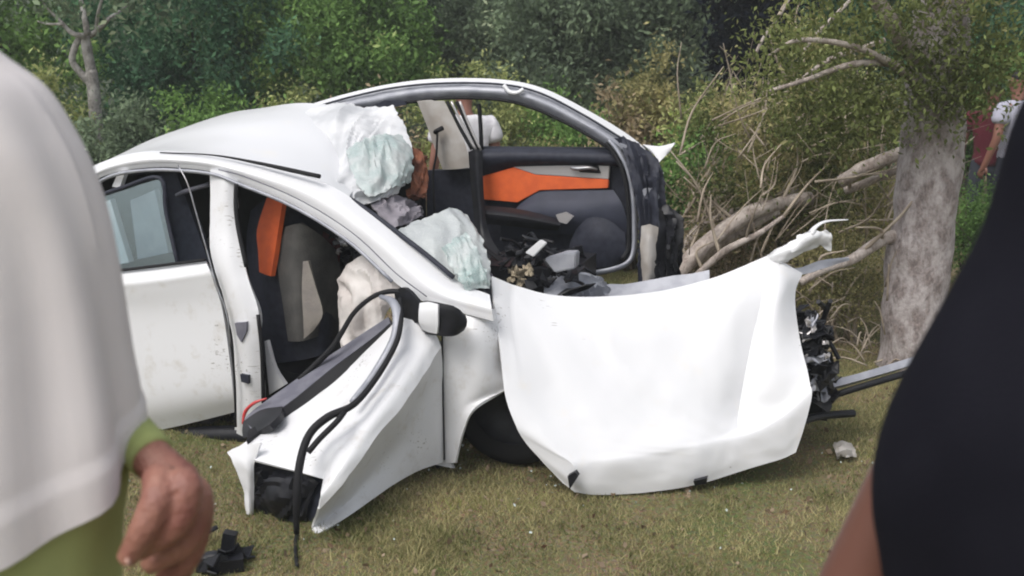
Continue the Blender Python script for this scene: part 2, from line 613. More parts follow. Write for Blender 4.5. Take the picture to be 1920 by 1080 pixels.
class MB:
    def __init__(self):
        self.v, self.f = [], []

    def add(self, v, f):
        k = len(self.v)
        self.v += list(v)
        self.f += [tuple(k + i for i in q) for q in f]

    def tube(self, pts, r, **kw):
        self.add(*tube_geo(pts, r, **kw))

    def box(self, c, size, rot=None):
        rot = rot or Matrix.Identity(3)
        c = Vector(c)
        vs = []
        for sx in (-1, 1):
            for sy in (-1, 1):
                for sz in (-1, 1):
                    vs.append(c + rot @ Vector((sx * size[0] / 2, sy * size[1] / 2, sz * size[2] / 2)))
        self.add(vs, [(0, 1, 3, 2), (4, 6, 7, 5), (0, 4, 5, 1), (2, 3, 7, 6), (0, 2, 6, 4), (1, 5, 7, 3)])

    def shard(self, c, size, thick=0.006):
        """a bent, torn piece of sheet"""
        rot = rand_rot()
        n, sd = 4, Vector((random.uniform(0, 99), 0, 0))
        top = []
        for i in range(n):
            for j in range(n):
                p = Vector(((i / 3 - 0.5) * size[0], (j / 3 - 0.5) * size[1], 0))
                if i in (0, 3) or j in (0, 3):
                    p *= random.uniform(0.6, 1.15)
                p.z = noise.noise(Vector((i * 0.6, j * 0.6, 0)) + sd) * size[2]
                top.append(Vector(c) + rot @ p)
        up = rot @ Vector((0, 0, thick))
        v = top + [p - up for p in top]
        f = []
        for i in range(n - 1):
            for j in range(n - 1):
                q = (i * n + j, (i + 1) * n + j, (i + 1) * n + j + 1, i * n + j + 1)
                f += [q, tuple(16 + k for k in reversed(q))]
        rim = [0, 1, 2, 3, 7, 11, 15, 14, 13, 12, 8, 4]
        for a, b in zip(rim, rim[1:] + rim[:1]):
            f.append((a, b, 16 + b, 16 + a))
        self.add(v, f)

    def build(self, name, m, parent=None, smooth=False, kind=None):
        return link(name, self.v, self.f, m, parent, smooth, kind)


def rand_rot():
    return (Matrix.Rotation(random.uniform(0, 6.3), 3, 'Z') @ Matrix.Rotation(random.uniform(-1, 1), 3, 'X') @ Matrix.Rotation(random.uniform(-1, 1), 3, 'Y'))


def car_rot(roll=0, pitch=0, yaw=0):
    return Matrix.Rotation(-YAW + yaw, 3, 'Z') @ Matrix.Rotation(pitch, 3, 'Y') @ Matrix.Rotation(roll, 3, 'X')


def fast_mesh(name, verts, nper, m, parent=None, kind=None):
    """many separate n-gons from a numpy array (count*nper, 3)"""
    off = np.array(base_of(parent), dtype=np.float32)
    verts = (np.asarray(verts, dtype=np.float32) - off)
    nv = len(verts)
    nf = nv // nper
    me = bpy.data.meshes.new(name)
    me.vertices.add(nv)
    me.vertices.foreach_set('co', verts.ravel())
    me.loops.add(nv)
    me.loops.foreach_set('vertex_index', np.arange(nv, dtype=np.int32))
    me.polygons.add(nf)
    me.polygons.foreach_set('loop_start', np.arange(0, nv, nper, dtype=np.int32))
    me.polygons.foreach_set('loop_total', np.full(nf, nper, dtype=np.int32))
    me.update(calc_edges=True)
    me.materials.append(m)
    o = bpy.data.objects.new(name, me)
    COL.objects.link(o)
    o.parent = parent
    if kind:
        o['kind'] = kind
    return o


def unit(a):
    return a / np.maximum(1e-9, np.linalg.norm(a, axis=1, keepdims=True))


def leaf_quads(P, size, droop=0.25, slim=0.42):
    """one bent-diamond leaf at each point"""
    n = len(P)
    d = unit(rng.normal(size=(n, 3)) + np.array([0, 0, -droop]))
    s = unit(np.cross(d, rng.normal(size=(n, 3)) + np.array([0, 0, 1.0])))
    L = size * rng.uniform(0.6, 1.35, (n, 1))
    W = L * slim * rng.uniform(0.8, 1.2, (n, 1))
    up = np.cross(s, d) * L * 0.08
    out = np.empty((n, 4, 3))
    out[:, 0] = P
    out[:, 1] = P + d * L * 0.45 + s * W * 0.5 + up
    out[:, 2] = P + d * L
    out[:, 3] = P + d * L * 0.45 - s * W * 0.5 + up
    return out.reshape(-1, 3)


def clump_points(centres, n, rad):
    c = centres[rng.integers(0, len(centres), n)]
    return c + rng.normal(size=(n, 3)) * rad * rng.uniform(0.4, 1.0, (n, 1))


# ------------------------------------------------------------------ ground and grass
def build_ground():
    xs = np.concatenate([np.linspace(-150, -14, 12), np.linspace(-12, 12, 97), np.linspace(14, 150, 12)])
    ys = np.concatenate([np.linspace(-60, -4, 8), np.linspace(-3, 14, 86), np.linspace(15, 30, 16), np.linspace(36, 250, 14)])
    verts, faces = [], []
    for y in ys:
        for x in xs:
            z = ground_z(x, y)
            if 3.3 < y < 16 and abs(x) < 12:
                z += 0.02 * noise.noise(Vector((x * 0.9, y * 0.9, 0))) + 0.008 * noise.noise(Vector((x * 4, y * 4, 3)))
            verts.append((x, y, z))
    nx = len(xs)
    for j in range(len(ys) - 1):
        for i in range(nx - 1):
            faces.append((j * nx + i, j * nx + i + 1, (j + 1) * nx + i + 1, (j + 1) * nx + i))
    m, t, b = new_mat('turf_soil')
    tc = t.nodes.new('ShaderNodeTexCoord')
    n1 = t.nodes.new('ShaderNodeTexNoise')
    n1.inputs['Scale'].default_value = 1.6
    n1.inputs['Detail'].default_value = 8
    t.links.new(tc.outputs['Object'], n1.inputs['Vector'])
    r = t.nodes.new('ShaderNodeValToRGB')
    r.color_ramp.elements[0].position = 0.35
    r.color_ramp.elements[0].color = (0.11, 0.12, 0.045, 1)
    r.color_ramp.elements[1].position = 0.65
    r.color_ramp.elements[1].color = (0.22, 0.165, 0.10, 1)
    t.links.new(n1.outputs['Fac'], r.inputs['Fac'])
    n2 = t.nodes.new('ShaderNodeTexNoise')
    n2.inputs['Scale'].default_value = 60
    n2.inputs['Detail'].default_value = 5
    t.links.new(tc.outputs['Object'], n2.inputs['Vector'])
    mx = t.nodes.new('ShaderNodeMix')
    mx.data_type = 'RGBA'
    mx.blend_type = 'OVERLAY'
    mx.inputs['Factor'].default_value = 0.7
    t.links.new(r.outputs['Color'], mx.inputs['A'])
    t.links.new(n2.outputs['Color'], mx.inputs['B'])
    hs2 = t.nodes.new('ShaderNodeHueSaturation')
    hs2.inputs['Saturation'].default_value = 0.95
    t.links.new(mx.outputs['Result'], hs2.inputs['Color'])
    t.links.new(hs2.outputs[0], b.inputs['Base Color'])
    b.inputs['Roughness'].default_value = 0.95
    b.inputs['Specular IOR Level'].default_value = 0.1
    bp = t.nodes.new('ShaderNodeBump')
    bp.inputs['Strength'].default_value = 0.8
    bp.inputs['Distance'].default_value = 0.02
    t.links.new(n2.outputs['Fac'], bp.inputs['Height'])
    t.links.new(bp.outputs['Normal'], b.inputs['Normal'])
    link('ground', verts, faces, m, None, True, 'structure')

    # short worn turf: single blades, thinner where the soil shows
    n = 520000
    y = 3.0 + (rng.random(n) ** 1.35) * 6.2
    x = rng.uniform(-0.62, 0.62, n) * y
    keep = np.ones(n, bool)
    z = np.zeros(n)
    dens = np.zeros(n)
    for i in range(n):
        dens[i] = noise.noise((x[i] * 1.3, y[i] * 1.3, 5.0)) + 0.6 * noise.noise((x[i] * 5, y[i] * 5, 1.0))
        z[i] = ground_z(x[i], y[i]) + 0.02 * noise.noise((x[i] * 0.9, y[i] * 0.9, 0)) + 0.008 * noise.noise((x[i] * 4, y[i] * 4, 3))
    keep = rng.random(n) < np.clip(0.62 + dens * 0.9, 0.12, 1)
    x, y, z, dens = x[keep], y[keep], z[keep], dens[keep]
    n = len(x)
    h = rng.uniform(0.008, 0.03, n) * (1 + 0.5 * np.clip(dens, -0.6, 1))
    tall = rng.random(n) < 0.02
    h[tall] *= 1.9
    a = rng.uniform(0, 6.283, n)
    lean = rng.uniform(0.2, 1.6, n) * h
    w = rng.uniform(0.0012, 0.0032, n)
    la = rng.uniform(0, 6.283, n)
    P = np.empty((n, 3, 3))
    P[:, 0] = np.stack([x + np.cos(a) * w, y + np.sin(a) * w, z - 0.004], 1)
    P[:, 1] = np.stack([x - np.cos(a) * w, y - np.sin(a) * w, z - 0.004], 1)
    P[:, 2] = np.stack([x + np.cos(la) * lean, y + np.sin(la) * lean, z + h], 1)
    gm = leaf_mat('turf_blades', (0.07, 0.1, 0.024), (0.27, 0.325, 0.085), (0.56, 0.49, 0.26), 0.2, 0.3, 1.1)
    fast_mesh('grass', P.reshape(-1, 3), 3, gm, None, 'stuff')
    # fallen leaves and chips lying in the turf
    n = 1500
    y = 3.4 + rng.random(n) * 4.5
    x = rng.uniform(-0.55, 0.55, n) * y
    P = np.stack([x, y, np.array([ground_z(a_, b_) for a_, b_ in zip(x, y)]) + 0.012], 1)
    lm = leaf_mat('fallen_leaf_litter', (0.09, 0.05, 0.03), (0.24, 0.15, 0.09), (0.36, 0.28, 0.2), 0.2, 0.1, 3)
    fast_mesh('leaf_litter', leaf_quads(P, 0.03, 0.0, 0.6), 4, lm, None, 'stuff')


build_ground()


def crumbs():
    n = 160
    y = rng.normal(4.75, 0.45, n)
    x = rng.normal(0.1, 0.9, n)
    P = np.stack([x, y, np.full(n, 0.018)], 1)
    fast_mesh('glass_crumbs', leaf_quads(P, 0.014, 0.0, 0.8), 4, mat('glass_crumb', (0.6, 0.68, 0.66), 0.15), None, 'stuff')


crumbs()


# ------------------------------------------------------------------ plants
def stem_set(mb, base, tips, r):
    for tp in tips:
        mid = base.lerp(tp, 0.5) + Vector((random.uniform(-1, 1), random.uniform(-1, 1), 0)) * (tp - base).length * 0.12
        mb.tube([base, mid, tp], [r, r * 0.6, r * 0.2], seg=5, res=3)


def bush(name, label, px, Y, width, height, lm, n=12000, leaf=0.055, clumps=60, group='hedge bushes', cat='bush', lift=0.0, spread=0.115, stems=10, stem_mat='dark_twig', dep=None, gap=0.0):
    b = at(px, 500, Y)
    base = Vector((b.x, Y, 0))
    root = empty(name, base, label, cat, group)
    dep = dep or width * 0.75
    # clump centres fill a lumpy dome
    c = []
    sd = random.uniform(0, 50)
    while len(c) < clumps:
        p = rng.normal(size=3)
        p /= np.linalg.norm(p)
        rad = rng.random() ** 0.4
        p *= rad
        lump = 0.78 + 0.5 * noise.noise((p[0] * 1.6 + sd, p[1] * 1.6, p[2] * 1.6))
        q = np.array([p[0] * width / 2 * lump, p[1] * dep / 2 * lump, height * (0.5 + 0.47 * p[2] * lump) + lift])
        if gap and rng.random() < gap and q[2] < height * 0.5:
            continue
        c.append(q + np.array(base))
    c = np.array(c)
    P = clump_points(c, n, spread)
    P = P[P[:, 2] > 0.02]
    fast_mesh('foliage', leaf_quads(P, leaf), 4, lm, root)
    mb = MB()
    tips = [Vector(c[i]) for i in rng.choice(len(c), min(stems, len(c)), replace=False)]
    for tp in tips:
        b0 = base + Vector((random.uniform(-0.2, 0.2) * width, random.uniform(-0.1, 0.1) * width, -0.03))
        stem_set(mb, b0, [tp], 0.012 + 0.004 * height)
    mb.build('stem', M[stem_mat], root, True)
    return root


def tree(name, label, px, Y, width, z0, z1, lm, n=22000, leaf=0.08, clumps=95, trunk_r=0.07, group='trees behind the hedge', spread=0.165, bark='dark_bark', lean=0.0):
    b = at(px, 500, Y)
    base = Vector((b.x, Y, 0))
    root = empty(name, base, label, 'tree', group)
    foot = base + Vector((0, width * 0.3, 0))
    c = []
    sd = random.uniform(0, 50)
    while len(c) < clumps:
        p = rng.normal(size=3)
        p /= np.linalg.norm(p)
        p *= rng.random() ** 0.4
        lump = 0.75 + 0.6 * noise.noise((p[0] * 1.8 + sd, p[1] * 1.8, p[2] * 1.8))
        zz = (z0 + z1) / 2 + (z1 - z0) / 2 * p[2] * lump
        c.append(np.array([base.x + p[0] * width / 2 * lump, base.y + p[1] * width * 0.42 * lump, zz]))
    c = np.array(c)
    P = clump_points(c, n, spread)
    P = P[P[:, 2] > 0.02]
    fast_mesh('crown', leaf_quads(P, leaf), 4, lm, root)
    top = foot + Vector((lean, 0, z0 + (z1 - z0) * 0.7))
    v, f = tube_geo([foot - Vector((0, 0, 0.1)), foot.lerp(top, 0.35) + Vector((0.05, 0, 0)), foot.lerp(top, 0.7) - Vector((0.06, 0.03, 0)), top], [trunk_r * 1.25, trunk_r, trunk_r * 0.75, trunk_r * 0.3], 9, 5, 1, 0.25)
    link('trunk', v, f, M[bark], root)
    for k in range(6):
        tp = Vector(c[rng.integers(0, len(c))])
        s = foot.lerp(top, random.uniform(0.25, 0.8))
        v, f = tube_geo([s, s.lerp(tp, 0.5) + Vector((0, 0, 0.1)), tp], [trunk_r * 0.5, trunk_r * 0.3, trunk_r * 0.1], 6, 4)
        link('limb', v, f, M[bark], root)
    return root


# the distant wood that closes the view reads as one mass
def far_wood():
    n = 90000
    x = rng.uniform(-20, 20, n)
    h = 8.0
    zc = rng.random(n) * h
    y = 19 + 3 * rng.random(n) + zc * 0.25
    for i in range(n):
        y[i] += 2.2 * noise.noise((x[i] * 0.35, zc[i] * 0.35, 2.0)) + 1.0 * noise.noise((x[i] * 0.9, zc[i] * 0.9, 7.0))
    fast_mesh('distant_wood', leaf_quads(np.stack([x, y, zc], 1), 0.2, 0.3, 0.55), 4, M['leaf_grey'], None, 'stuff')
    # wooded slope that rises behind it
    verts, faces = [], []
    xs = np.linspace(-60, 60, 41)
    ys = np.linspace(23, 60, 12)
    for j, yy in enumerate(ys):
        for xx in xs:
            verts.append((xx, yy, (yy - 23) * 0.26 - 0.3 + 1.5 * noise.noise((xx * 0.15, yy * 0.15, 0))))
    for j in range(len(ys) - 1):
        for i in range(len(xs) - 1):
            faces.append((j * 41 + i, j * 41 + i + 1, (j + 1) * 41 + i + 1, (j + 1) * 41 + i))
    link('hill', verts, faces, mat('wooded_slope', (0.03, 0.045, 0.028), 0.95, c2=(0.06, 0.08, 0.045), scale=0.8, bump=1.0, bscale=3), None, True, 'structure')


far_wood()

tree('broadleaf_tree', 'mid green tree at the far left above the white T-shirt shoulder', -20, 12.5, 3.6, 0.2, 4.4, M['leaf_mid'])
tree('broadleaf_tree', 'deep green shady tree just right of the pale forked tree', 345, 13.0, 3.4, 0.2, 3.9, M['leaf_deep'], trunk_r=0.06)
tree('broadleaf_tree', 'bright mid green tree rising above the left end of the car roof', 520, 14.0, 3.0, 0.2, 4.3, M['leaf_mid'], trunk_r=0.06)
tree('broadleaf_tree', 'dense green tree behind the torn front edge of the roof', 690, 13.2, 2.7, 0.2, 3.8, M['leaf_mid'])
tree('broadleaf_tree', 'greyish green tree behind the bare far roof rail', 850, 14.5, 3.0, 0.2, 4.2, M['leaf_grey'])
tree('broadleaf_tree', 'thin grey green tree with fine stems above the far door', 1050, 13.5, 3.0, 0.2, 3.7, M['leaf_grey'])
tree('broadleaf_tree', 'dull green tree between the far door and the dark gap', 1215, 14.2, 2.4, 0.2, 4.3, M['leaf_grey'])
tree('gap_shade_mass', 'added leaf mass coloured near black for the shade in the dark gap', 1395, 12.2, 1.5, 0.5, 6.0, M['leaf_shade'], n=22000, leaf=0.11, clumps=150, spread=0.2)  # added mass: the shade of the gap is put into its leaf colour
tree('broadleaf_tree', 'deep green tree behind the top of the pale mottled trunk', 1590, 14.0, 3.0, 0.2, 4.6, M['leaf_deep'])
tree('broadleaf_tree', 'deep green tree above the person in the pale grey shirt', 1850, 13.6, 3.2, 0.2, 4.1, M['leaf_deep'])
tree('broadleaf_tree', 'yellowish green tree at the far right edge behind the black T-shirt', 2060, 13.0, 3.0, 0.2, 4.5, M['leaf_mid'])

HB = 'bushes of the overgrown hedge'
bush('hedge_bush', 'bright yellow green bush beside the white T-shirt shoulder', 85, 10.2, 1.8, 1.75, M['leaf_lime'], group=HB)
bush('hedge_bush', 'grey green bush with dark hollows above the rear roof corner', 250, 9.8, 1.9, 1.6, M['leaf_grey'], group=HB, gap=0.35, stems=22)
bush('hedge_bush', 'olive green bush above the middle of the roof', 410, 9.9, 1.7, 1.72, M['leaf_mid'], group=HB, gap=0.3, stems=18)
bush('hedge_bush', 'yellow tipped bush right behind the highest part of the white roof', 560, 10.1, 1.5, 1.75, M['leaf_lime'], group=HB, gap=0.2)
bush('hedge_bush', 'brown tinged bush behind the rear end of the bare roof rail', 690, 10.0, 1.4, 1.55, M['leaf_dry'], group=HB)
bush('hedge_bush', 'tall yellow green bush peaking above the top of the bare roof rail', 905, 10.4, 1.7, 2.05, M['leaf_lime'], group=HB, n=12000)
bush('hedge_bush', 'small lime bush above the bend of the far windscreen pillar', 1060, 10.3, 1.3, 1.7, M['leaf_mid'], group=HB)
bush('hedge_bush', 'olive bush seen through the open far window', 1010, 9.0, 1.9, 1.35, M['leaf_olive'], group=HB, n=11000, leaf=0.042)
bush('hedge_bush', 'dry reddish bush right of the far windscreen pillar', 1165, 9.4, 1.1, 1.7, M['leaf_dry'], group=HB, n=8000, gap=0.2)
UB = 'shrubs round the broken tree'
bush('tall_shrub', 'tall olive shrub with pale leaves left of the dark gap', 1225, 9.6, 1.2, 2.2, M['leaf_olive'], group=UB, n=10000)
bush('tall_shrub', 'leafy green shrub just under the dark gap', 1320, 9.0, 1.0, 1.75, M['leaf_lime'], group=UB, n=10000)
bush('tall_shrub', 'dark green shrub beside the white torn metal tip', 1300, 8.4, 1.3, 1.5, M['leaf_mid'], group=UB, n=10000)
bush('tall_shrub', 'bright leafy shrub right of the dark gap', 1515, 10.2, 1.15, 2.6, M['leaf_lime'], group=UB, n=10000)
bush('tall_shrub', 'olive shrub behind the pale broken limbs', 1480, 8.6, 1.6, 1.7, M['leaf_olive'], group=UB, n=12000, gap=0.2, stems=26, stem_mat='twig')
bush('tall_shrub', 'green shrub behind the person in dark red', 1800, 11.5, 1.6, 2.4, M['leaf_mid'], group=UB, n=10000)
bush('tall_shrub', 'low green bush in front of the person in dark red', 1830, 8.6, 0.8, 0.95, M['leaf_mid'], group=UB, n=6000, leaf=0.035, spread=0.12)
bush('tall_shrub', 'low dry bush behind the crushed nose of the car', 1330, 7.7, 1.4, 1.05, M['leaf_dry'], group=UB, n=9000, leaf=0.03, stems=30, stem_mat='twig')
bush('tall_shrub', 'mossy low bush between the bonnet and the mottled trunk', 1575, 6.9, 0.75, 0.85, M['leaf_olive'], group=UB, n=8000, leaf=0.026, spread=0.1, stems=20, stem_mat='twig')

# pale forked tree at the left
def forked_tree():
    Y = 10.4
    base = at(175, 175, Y)
    base.z = 0
    root = empty('forked_tree', base, 'pale bare forked tree rising out of the hedge at the left', 'tree')
    P = lambda x, y, dy=0: at(x, y, Y + dy)
    v, f = tube_geo([base - Vector((0, 0, 0.1)), P(176, 175), P(170, 130), P(163, 95), P(160, 65)], [0.075, 0.06, 0.05, 0.05, 0.045], 9, 5, 1, 0.2)
    link('trunk', v, f, M['grey_bark'], root)
    v, f = tube_geo([P(174, 160), P(152, 138), P(136, 116), P(140, 90), P(150, 68)], [0.045, 0.035, 0.032, 0.032, 0.03], 8, 5, 1, 0.2)
    link('stem', v, f, M['grey_bark'], root)
    for pts, r in (([(160, 68), (135, 62), (112, 38), (85, 10), (60, -40)], 0.03), ([(160, 68), (178, 62), (205, 35), (240, 8), (300, -60)], 0.036),
                   ([(165, 66), (158, 30), (150, -10), (140, -80)], 0.034), ([(180, 60), (185, 20), (200, -30)], 0.02), ([(118, 45), (90, 45), (70, 40)], 0.014)):
        v, f = tube_geo([P(*p, random.uniform(-0.2, 0.2)) for p in pts], [r] + [r * (1 - 0.22 * k) for k in range(1, len(pts))], 7, 4)
        link('limb', v, f, M['grey_bark'], root)
    c = np.array([np.array(at(rng.uniform(20, 330), rng.uniform(-260, 20), Y + rng.uniform(-0.8, 0.8))) for _ in range(40)])
    fast_mesh('crown', leaf_quads(clump_points(c, 3200, 0.2), 0.085), 4, M['leaf_grey'], root)


forked_tree()


# ------------------------------------------------------------------ the struck tree and its broken limbs
def struck_tree():
    Y = 6.35
    P = lambda x, y, dy=0.0: at(x, y, Y + dy)
    foot = P(1700, 720)
    foot.z = 0
    root = empty('struck_tree', foot, 'standing tree trunk mottled with pale lichen, right of the wreck', 'tree')
    c = [foot + Vector((-0.02, 0, -0.15)), P(1708, 670), P(1716, 560), P(1728, 450), P(1742, 330), P(1752, 200), P(1760, 60), P(1772, -150), P(1780, -600)]
    rr = [0.21, 0.197, 0.192, 0.187, 0.182, 0.175, 0.165, 0.15, 0.1]
    v, f = tube_geo(c, rr, 20, 8, 1, 0.12)
    link('trunk', v, f, M['bark'], root)
    for pts, r in (([(1755, 150, 0), (1680, 60, -0.2), (1600, -80, -0.4)], 0.06), ([(1762, 40, 0), (1850, -60, -0.2), (1950, -200, 0)], 0.06),
                   ([(1752, 210, 0), (1700, 140, -0.25), (1610, 90, -0.4), (1500, 75, -0.5), (1440, 105, -0.5)], 0.03),
                   ([(1690, 120, -0.2), (1600, 120, -0.4), (1510, 150, -0.5), (1445, 170, -0.6)], 0.022)):
        v, f = tube_geo([P(*p) for p in pts], [r * (1 - 0.2 * k) for k in range(len(pts))], 8, 5, 1, 0.2)
        link('limb', v, f, M['branch'], root)
    spots = [(1560, 60), (1610, 40), (1640, 120), (1690, 60), (1700, 150), (1740, 110), (1790, 70), (1800, 160), (1830, 120), (1870, 60), (1600, 160), (1560, 170), (1660, 180), (1745, 165), (1520, 130), (1480, 160), (1700, 20), (1760, 10), (1640, -20), (1840, 0), (1850, 170), (1860, 140), (1830, 180), (1890, 110), (1480, 90), (1430, 130), (1540, 210), (1600, 220), (1500, 190), (1640, 215), (1460, 60), (1530, 30), (1700, 205), (1785, 200), (1580, 250)]
    c = np.array([np.array(P(x + rng.uniform(-25, 25), y + rng.uniform(-20, 20), rng.uniform(-0.55, -0.15))) for x, y in spots for _ in range(3)])
    fast_mesh('crown', leaf_quads(clump_points(c, 10000, 0.13), 0.038, 0.4), 4, M['leaf_crown'], root)
    c2 = np.array([np.array(P(rng.uniform(1500, 2000), rng.uniform(-900, -60), rng.uniform(-1.2, 1.2))) for _ in range(60)])
    fast_mesh('upper_crown', leaf_quads(clump_points(c2, 9000, 0.22), 0.05, 0.4), 4, M['leaf_olive'], root)


struck_tree()


def fallen(label, pts, rs, twigs=4, name='broken_branch', group='broken branches by the struck tree'):
    P = [at(x, y, Y) for x, y, Y in pts]
    low = min(P, key=lambda p: p.z)
    root = empty(name, (low.x, low.y, 0), label, 'branch', group)
    v, f = tube_geo(P, rs, 12, 6, 1, 0.22)
    link('limb', v, f, M['branch'], root)
    for k in range(twigs):
        i = random.randrange(len(P) - 1)
        s = P[i].lerp(P[i + 1], random.random())
        e = s + Vector((random.uniform(-0.4, 0.4), random.uniform(-0.3, 0.3), random.uniform(0.1, 0.6)))
        m_ = s.lerp(e, 0.5) + Vector((random.uniform(-0.08, 0.08), 0, 0.03))
        v, f = tube_geo([s, m_, e], [0.014, 0.009, 0.004], 5, 4)
        link('twig', v, f, M['twig'], root)
    return root


fallen('thickest broken limb slanting up from behind the bonnet', [(1235, 560, 6.9), (1300, 480, 7.0), (1390, 410, 7.1), (1450, 385, 7.2), (1520, 372, 7.3)], [0.056, 0.058, 0.054, 0.05, 0.044], 5)
fallen('lower broken limb lying just below the thickest one', [(1250, 520, 7.2), (1330, 470, 7.2), (1400, 425, 7.2), (1460, 395, 7.2)], [0.05, 0.05, 0.04, 0.03], 3)
fallen('grey forked limb running above the thickest one', [(1262, 505, 7.45), (1300, 440, 7.5), (1350, 408, 7.5), (1420, 385, 7.5), (1495, 352, 7.5)], [0.03, 0.034, 0.03, 0.028, 0.022], 4)
fallen('slender limb lowest behind the bonnet edge', [(1290, 530, 6.9), (1360, 470, 6.9), (1420, 440, 6.9), (1470, 405, 6.9)], [0.02, 0.024, 0.02, 0.012], 3)
fallen('upper cut limb meeting the left side of the mottled trunk', [(1575, 340, 6.9), (1630, 312, 6.8), (1700, 283, 6.7)], [0.04, 0.042, 0.04], 1)
fallen('thin cut limb under the upper one beside the mottled trunk', [(1585, 358, 7.0), (1635, 338, 6.9), (1700, 312, 6.8)], [0.028, 0.03, 0.028], 1)
fallen('brown root like branch between the bonnet tip and the trunk', [(1500, 530, 6.1), (1545, 505, 6.15), (1600, 485, 6.2), (1650, 452, 6.3), (1690, 440, 6.35)], [0.02, 0.026, 0.03, 0.035, 0.045], 3)
fallen('slim upright snag in the shrub beside the far pillar', [(1300, 420, 8.0), (1370, 345, 8.0), (1395, 270, 8.0), (1425, 215, 8.0)], [0.03, 0.026, 0.02, 0.01], 3)
fallen('long thin branch arching over the shrubs toward the trunk', [(1450, 165, 8.2), (1500, 150, 8.0), (1560, 110, 7.8), (1660, 75, 7.6)], [0.012, 0.018, 0.02, 0.018], 2)
fallen('straight bare stem crossing right of the dark gap', [(1500, 100, 9.2), (1540, 55, 9.2), (1590, 5, 9.2), (1640, -50, 9.2)], [0.018, 0.018, 0.016, 0.012], 1)
fallen('leaning bare stem in front of the dark gap', [(1412, 110, 9.4), (1432, 70, 9.4), (1465, 25, 9.4), (1500, -40, 9.4)], [0.014, 0.014, 0.012, 0.01], 1)


def brushwood():
    mb = MB()
    for k in range(190):
        x, y = random.uniform(1255, 1690), random.uniform(215, 510)
        Y = random.uniform(6.7, 8.3)
        s = at(x, y, Y)
        a = random.gauss(1.0, 0.55)
        L = random.uniform(0.2, 0.65)
        e = s + Vector((math.cos(a) * L, random.uniform(-0.25, 0.25), math.sin(a) * L))
        m_ = s.lerp(e, 0.5) + Vector((random.uniform(-0.07, 0.07), random.uniform(-0.05, 0.05), random.uniform(-0.05, 0.05)))
        r = random.choice([0.003, 0.004, 0.005, 0.006, 0.009])
        mb.tube([s, m_, e], [r, r * 0.8, r * 0.3], seg=5, res=4)
        if random.random() < 0.6:
            e2 = m_ + Vector((random.uniform(-0.25, 0.25), random.uniform(-0.1, 0.1), random.uniform(0.05, 0.3)))
            mb.tube([m_, e2], [r * 0.6, r * 0.25], seg=4, res=1)
    for k in range(60):
        x, y = random.uniform(1500, 1680), random.uniform(520, 740)
        s = at(x, y, random.uniform(6.2, 6.9))
        if s.z < 0.02:
            s.z = 0.03
        e = s + Vector((random.uniform(-0.3, 0.3), random.uniform(-0.15, 0.15), random.uniform(-0.05, 0.25)))
        mb.tube([s, s.lerp(e, 0.5) + Vector((0, 0, 0.04)), e], [0.006, 0.005, 0.002], seg=4, res=3)
    mb.build('brushwood', M['twig'], None, True, 'stuff')
    c = np.array([np.array(at(rng.uniform(1280, 1690), rng.uniform(180, 400), rng.uniform(7.0, 8.0))) for _ in range(50)])
    fast_mesh('green_brush_leaves', leaf_quads(clump_points(c, 7000, 0.09), 0.04, 0.5), 4, M['leaf_crown'], None, 'stuff')
    c = np.array([np.array(at(rng.uniform(1330, 1680), rng.uniform(190, 440), rng.uniform(7.3, 8.2))) for _ in range(90)])
    fast_mesh('brushwood_leaves', leaf_quads(clump_points(c, 15000, 0.11), 0.038, 0.5), 4, M['leaf_olive'], None, 'stuff')


brushwood()

# ------------------------------------------------------------------ the wrecked car
carbase = S(700, 850, 0.8)
carbase.z = 0
car = empty('wrecked_car', carbase, 'wrecked white car with its roof torn open and bonnet hanging folded over the front wheel', 'car')

# --- near side: roof skin, roof rail with windscreen pillar, centre pillar
patch('roof', [
    [(60, 395, 0.26), (150, 326, 0.27), (270, 284, 0.28), (400, 291, 0.28), (500, 310, 0.28), (600, 338, 0.28), (655, 368, 0.28)],
    [(95, 372, 0.6), (170, 316, 0.6), (280, 275, 0.6), (400, 262, 0.6), (510, 270, 0.6), (605, 298, 0.6), (665, 345, 0.55)],
    [(120, 350, 1.0), (195, 306, 1.0), (300, 256, 1.0), (410, 228, 1.0), (510, 222, 1.0), (600, 236, 1.0), (655, 285, 0.95)],
    [(140, 335, 1.4), (210, 299, 1.4), (310, 252, 1.4), (420, 215, 1.4), (510, 199, 1.4), (580, 193, 1.4), (645, 205, 1.35)],
], M['paint'], car, sub=7, dent=0.006, dscale=4)
rail_up = [(60, 392), (155, 323), (210, 297), (270, 284), (340, 285), (400, 291), (500, 311), (600, 340), (665, 375), (740, 432), (810, 490), (862, 530), (918, 552)]
rail_lo = [(75, 420), (165, 347), (215, 324), (280, 314), (340, 315), (400, 323), (450, 343), (530, 374), (600, 412), (665, 458), (735, 525), (800, 568), (925, 602)]
wu = [0.27] * 8 + [0.26, 0.23, 0.2, 0.17, 0.14]
wl = [0.2] * 7 + [0.19, 0.17, 0.14, 0.1, 0.06, 0.03]
rows = [[(x, y, w) for (x, y), w in zip(rail_up, wu)],
        [((a[0] * 0.55 + b[0] * 0.45), (a[1] * 0.55 + b[1] * 0.45), w1 * 0.5 + w2 * 0.5 - 0.045) for a, b, w1, w2 in zip(rail_up, rail_lo, wu, wl)],
        [((a[0] * 0.2 + b[0] * 0.8), (a[1] * 0.2 + b[1] * 0.8), w1 * 0.2 + w2 * 0.8 - 0.02) for a, b, w1, w2 in zip(rail_up, rail_lo, wu, wl)],
        [(x, y, w) for (x, y), w in zip(rail_lo, wl)]]
patch('roof_rail', rows, M['paint'], car, sub=5, thick=0.035, dent=0.004, dscale=9)
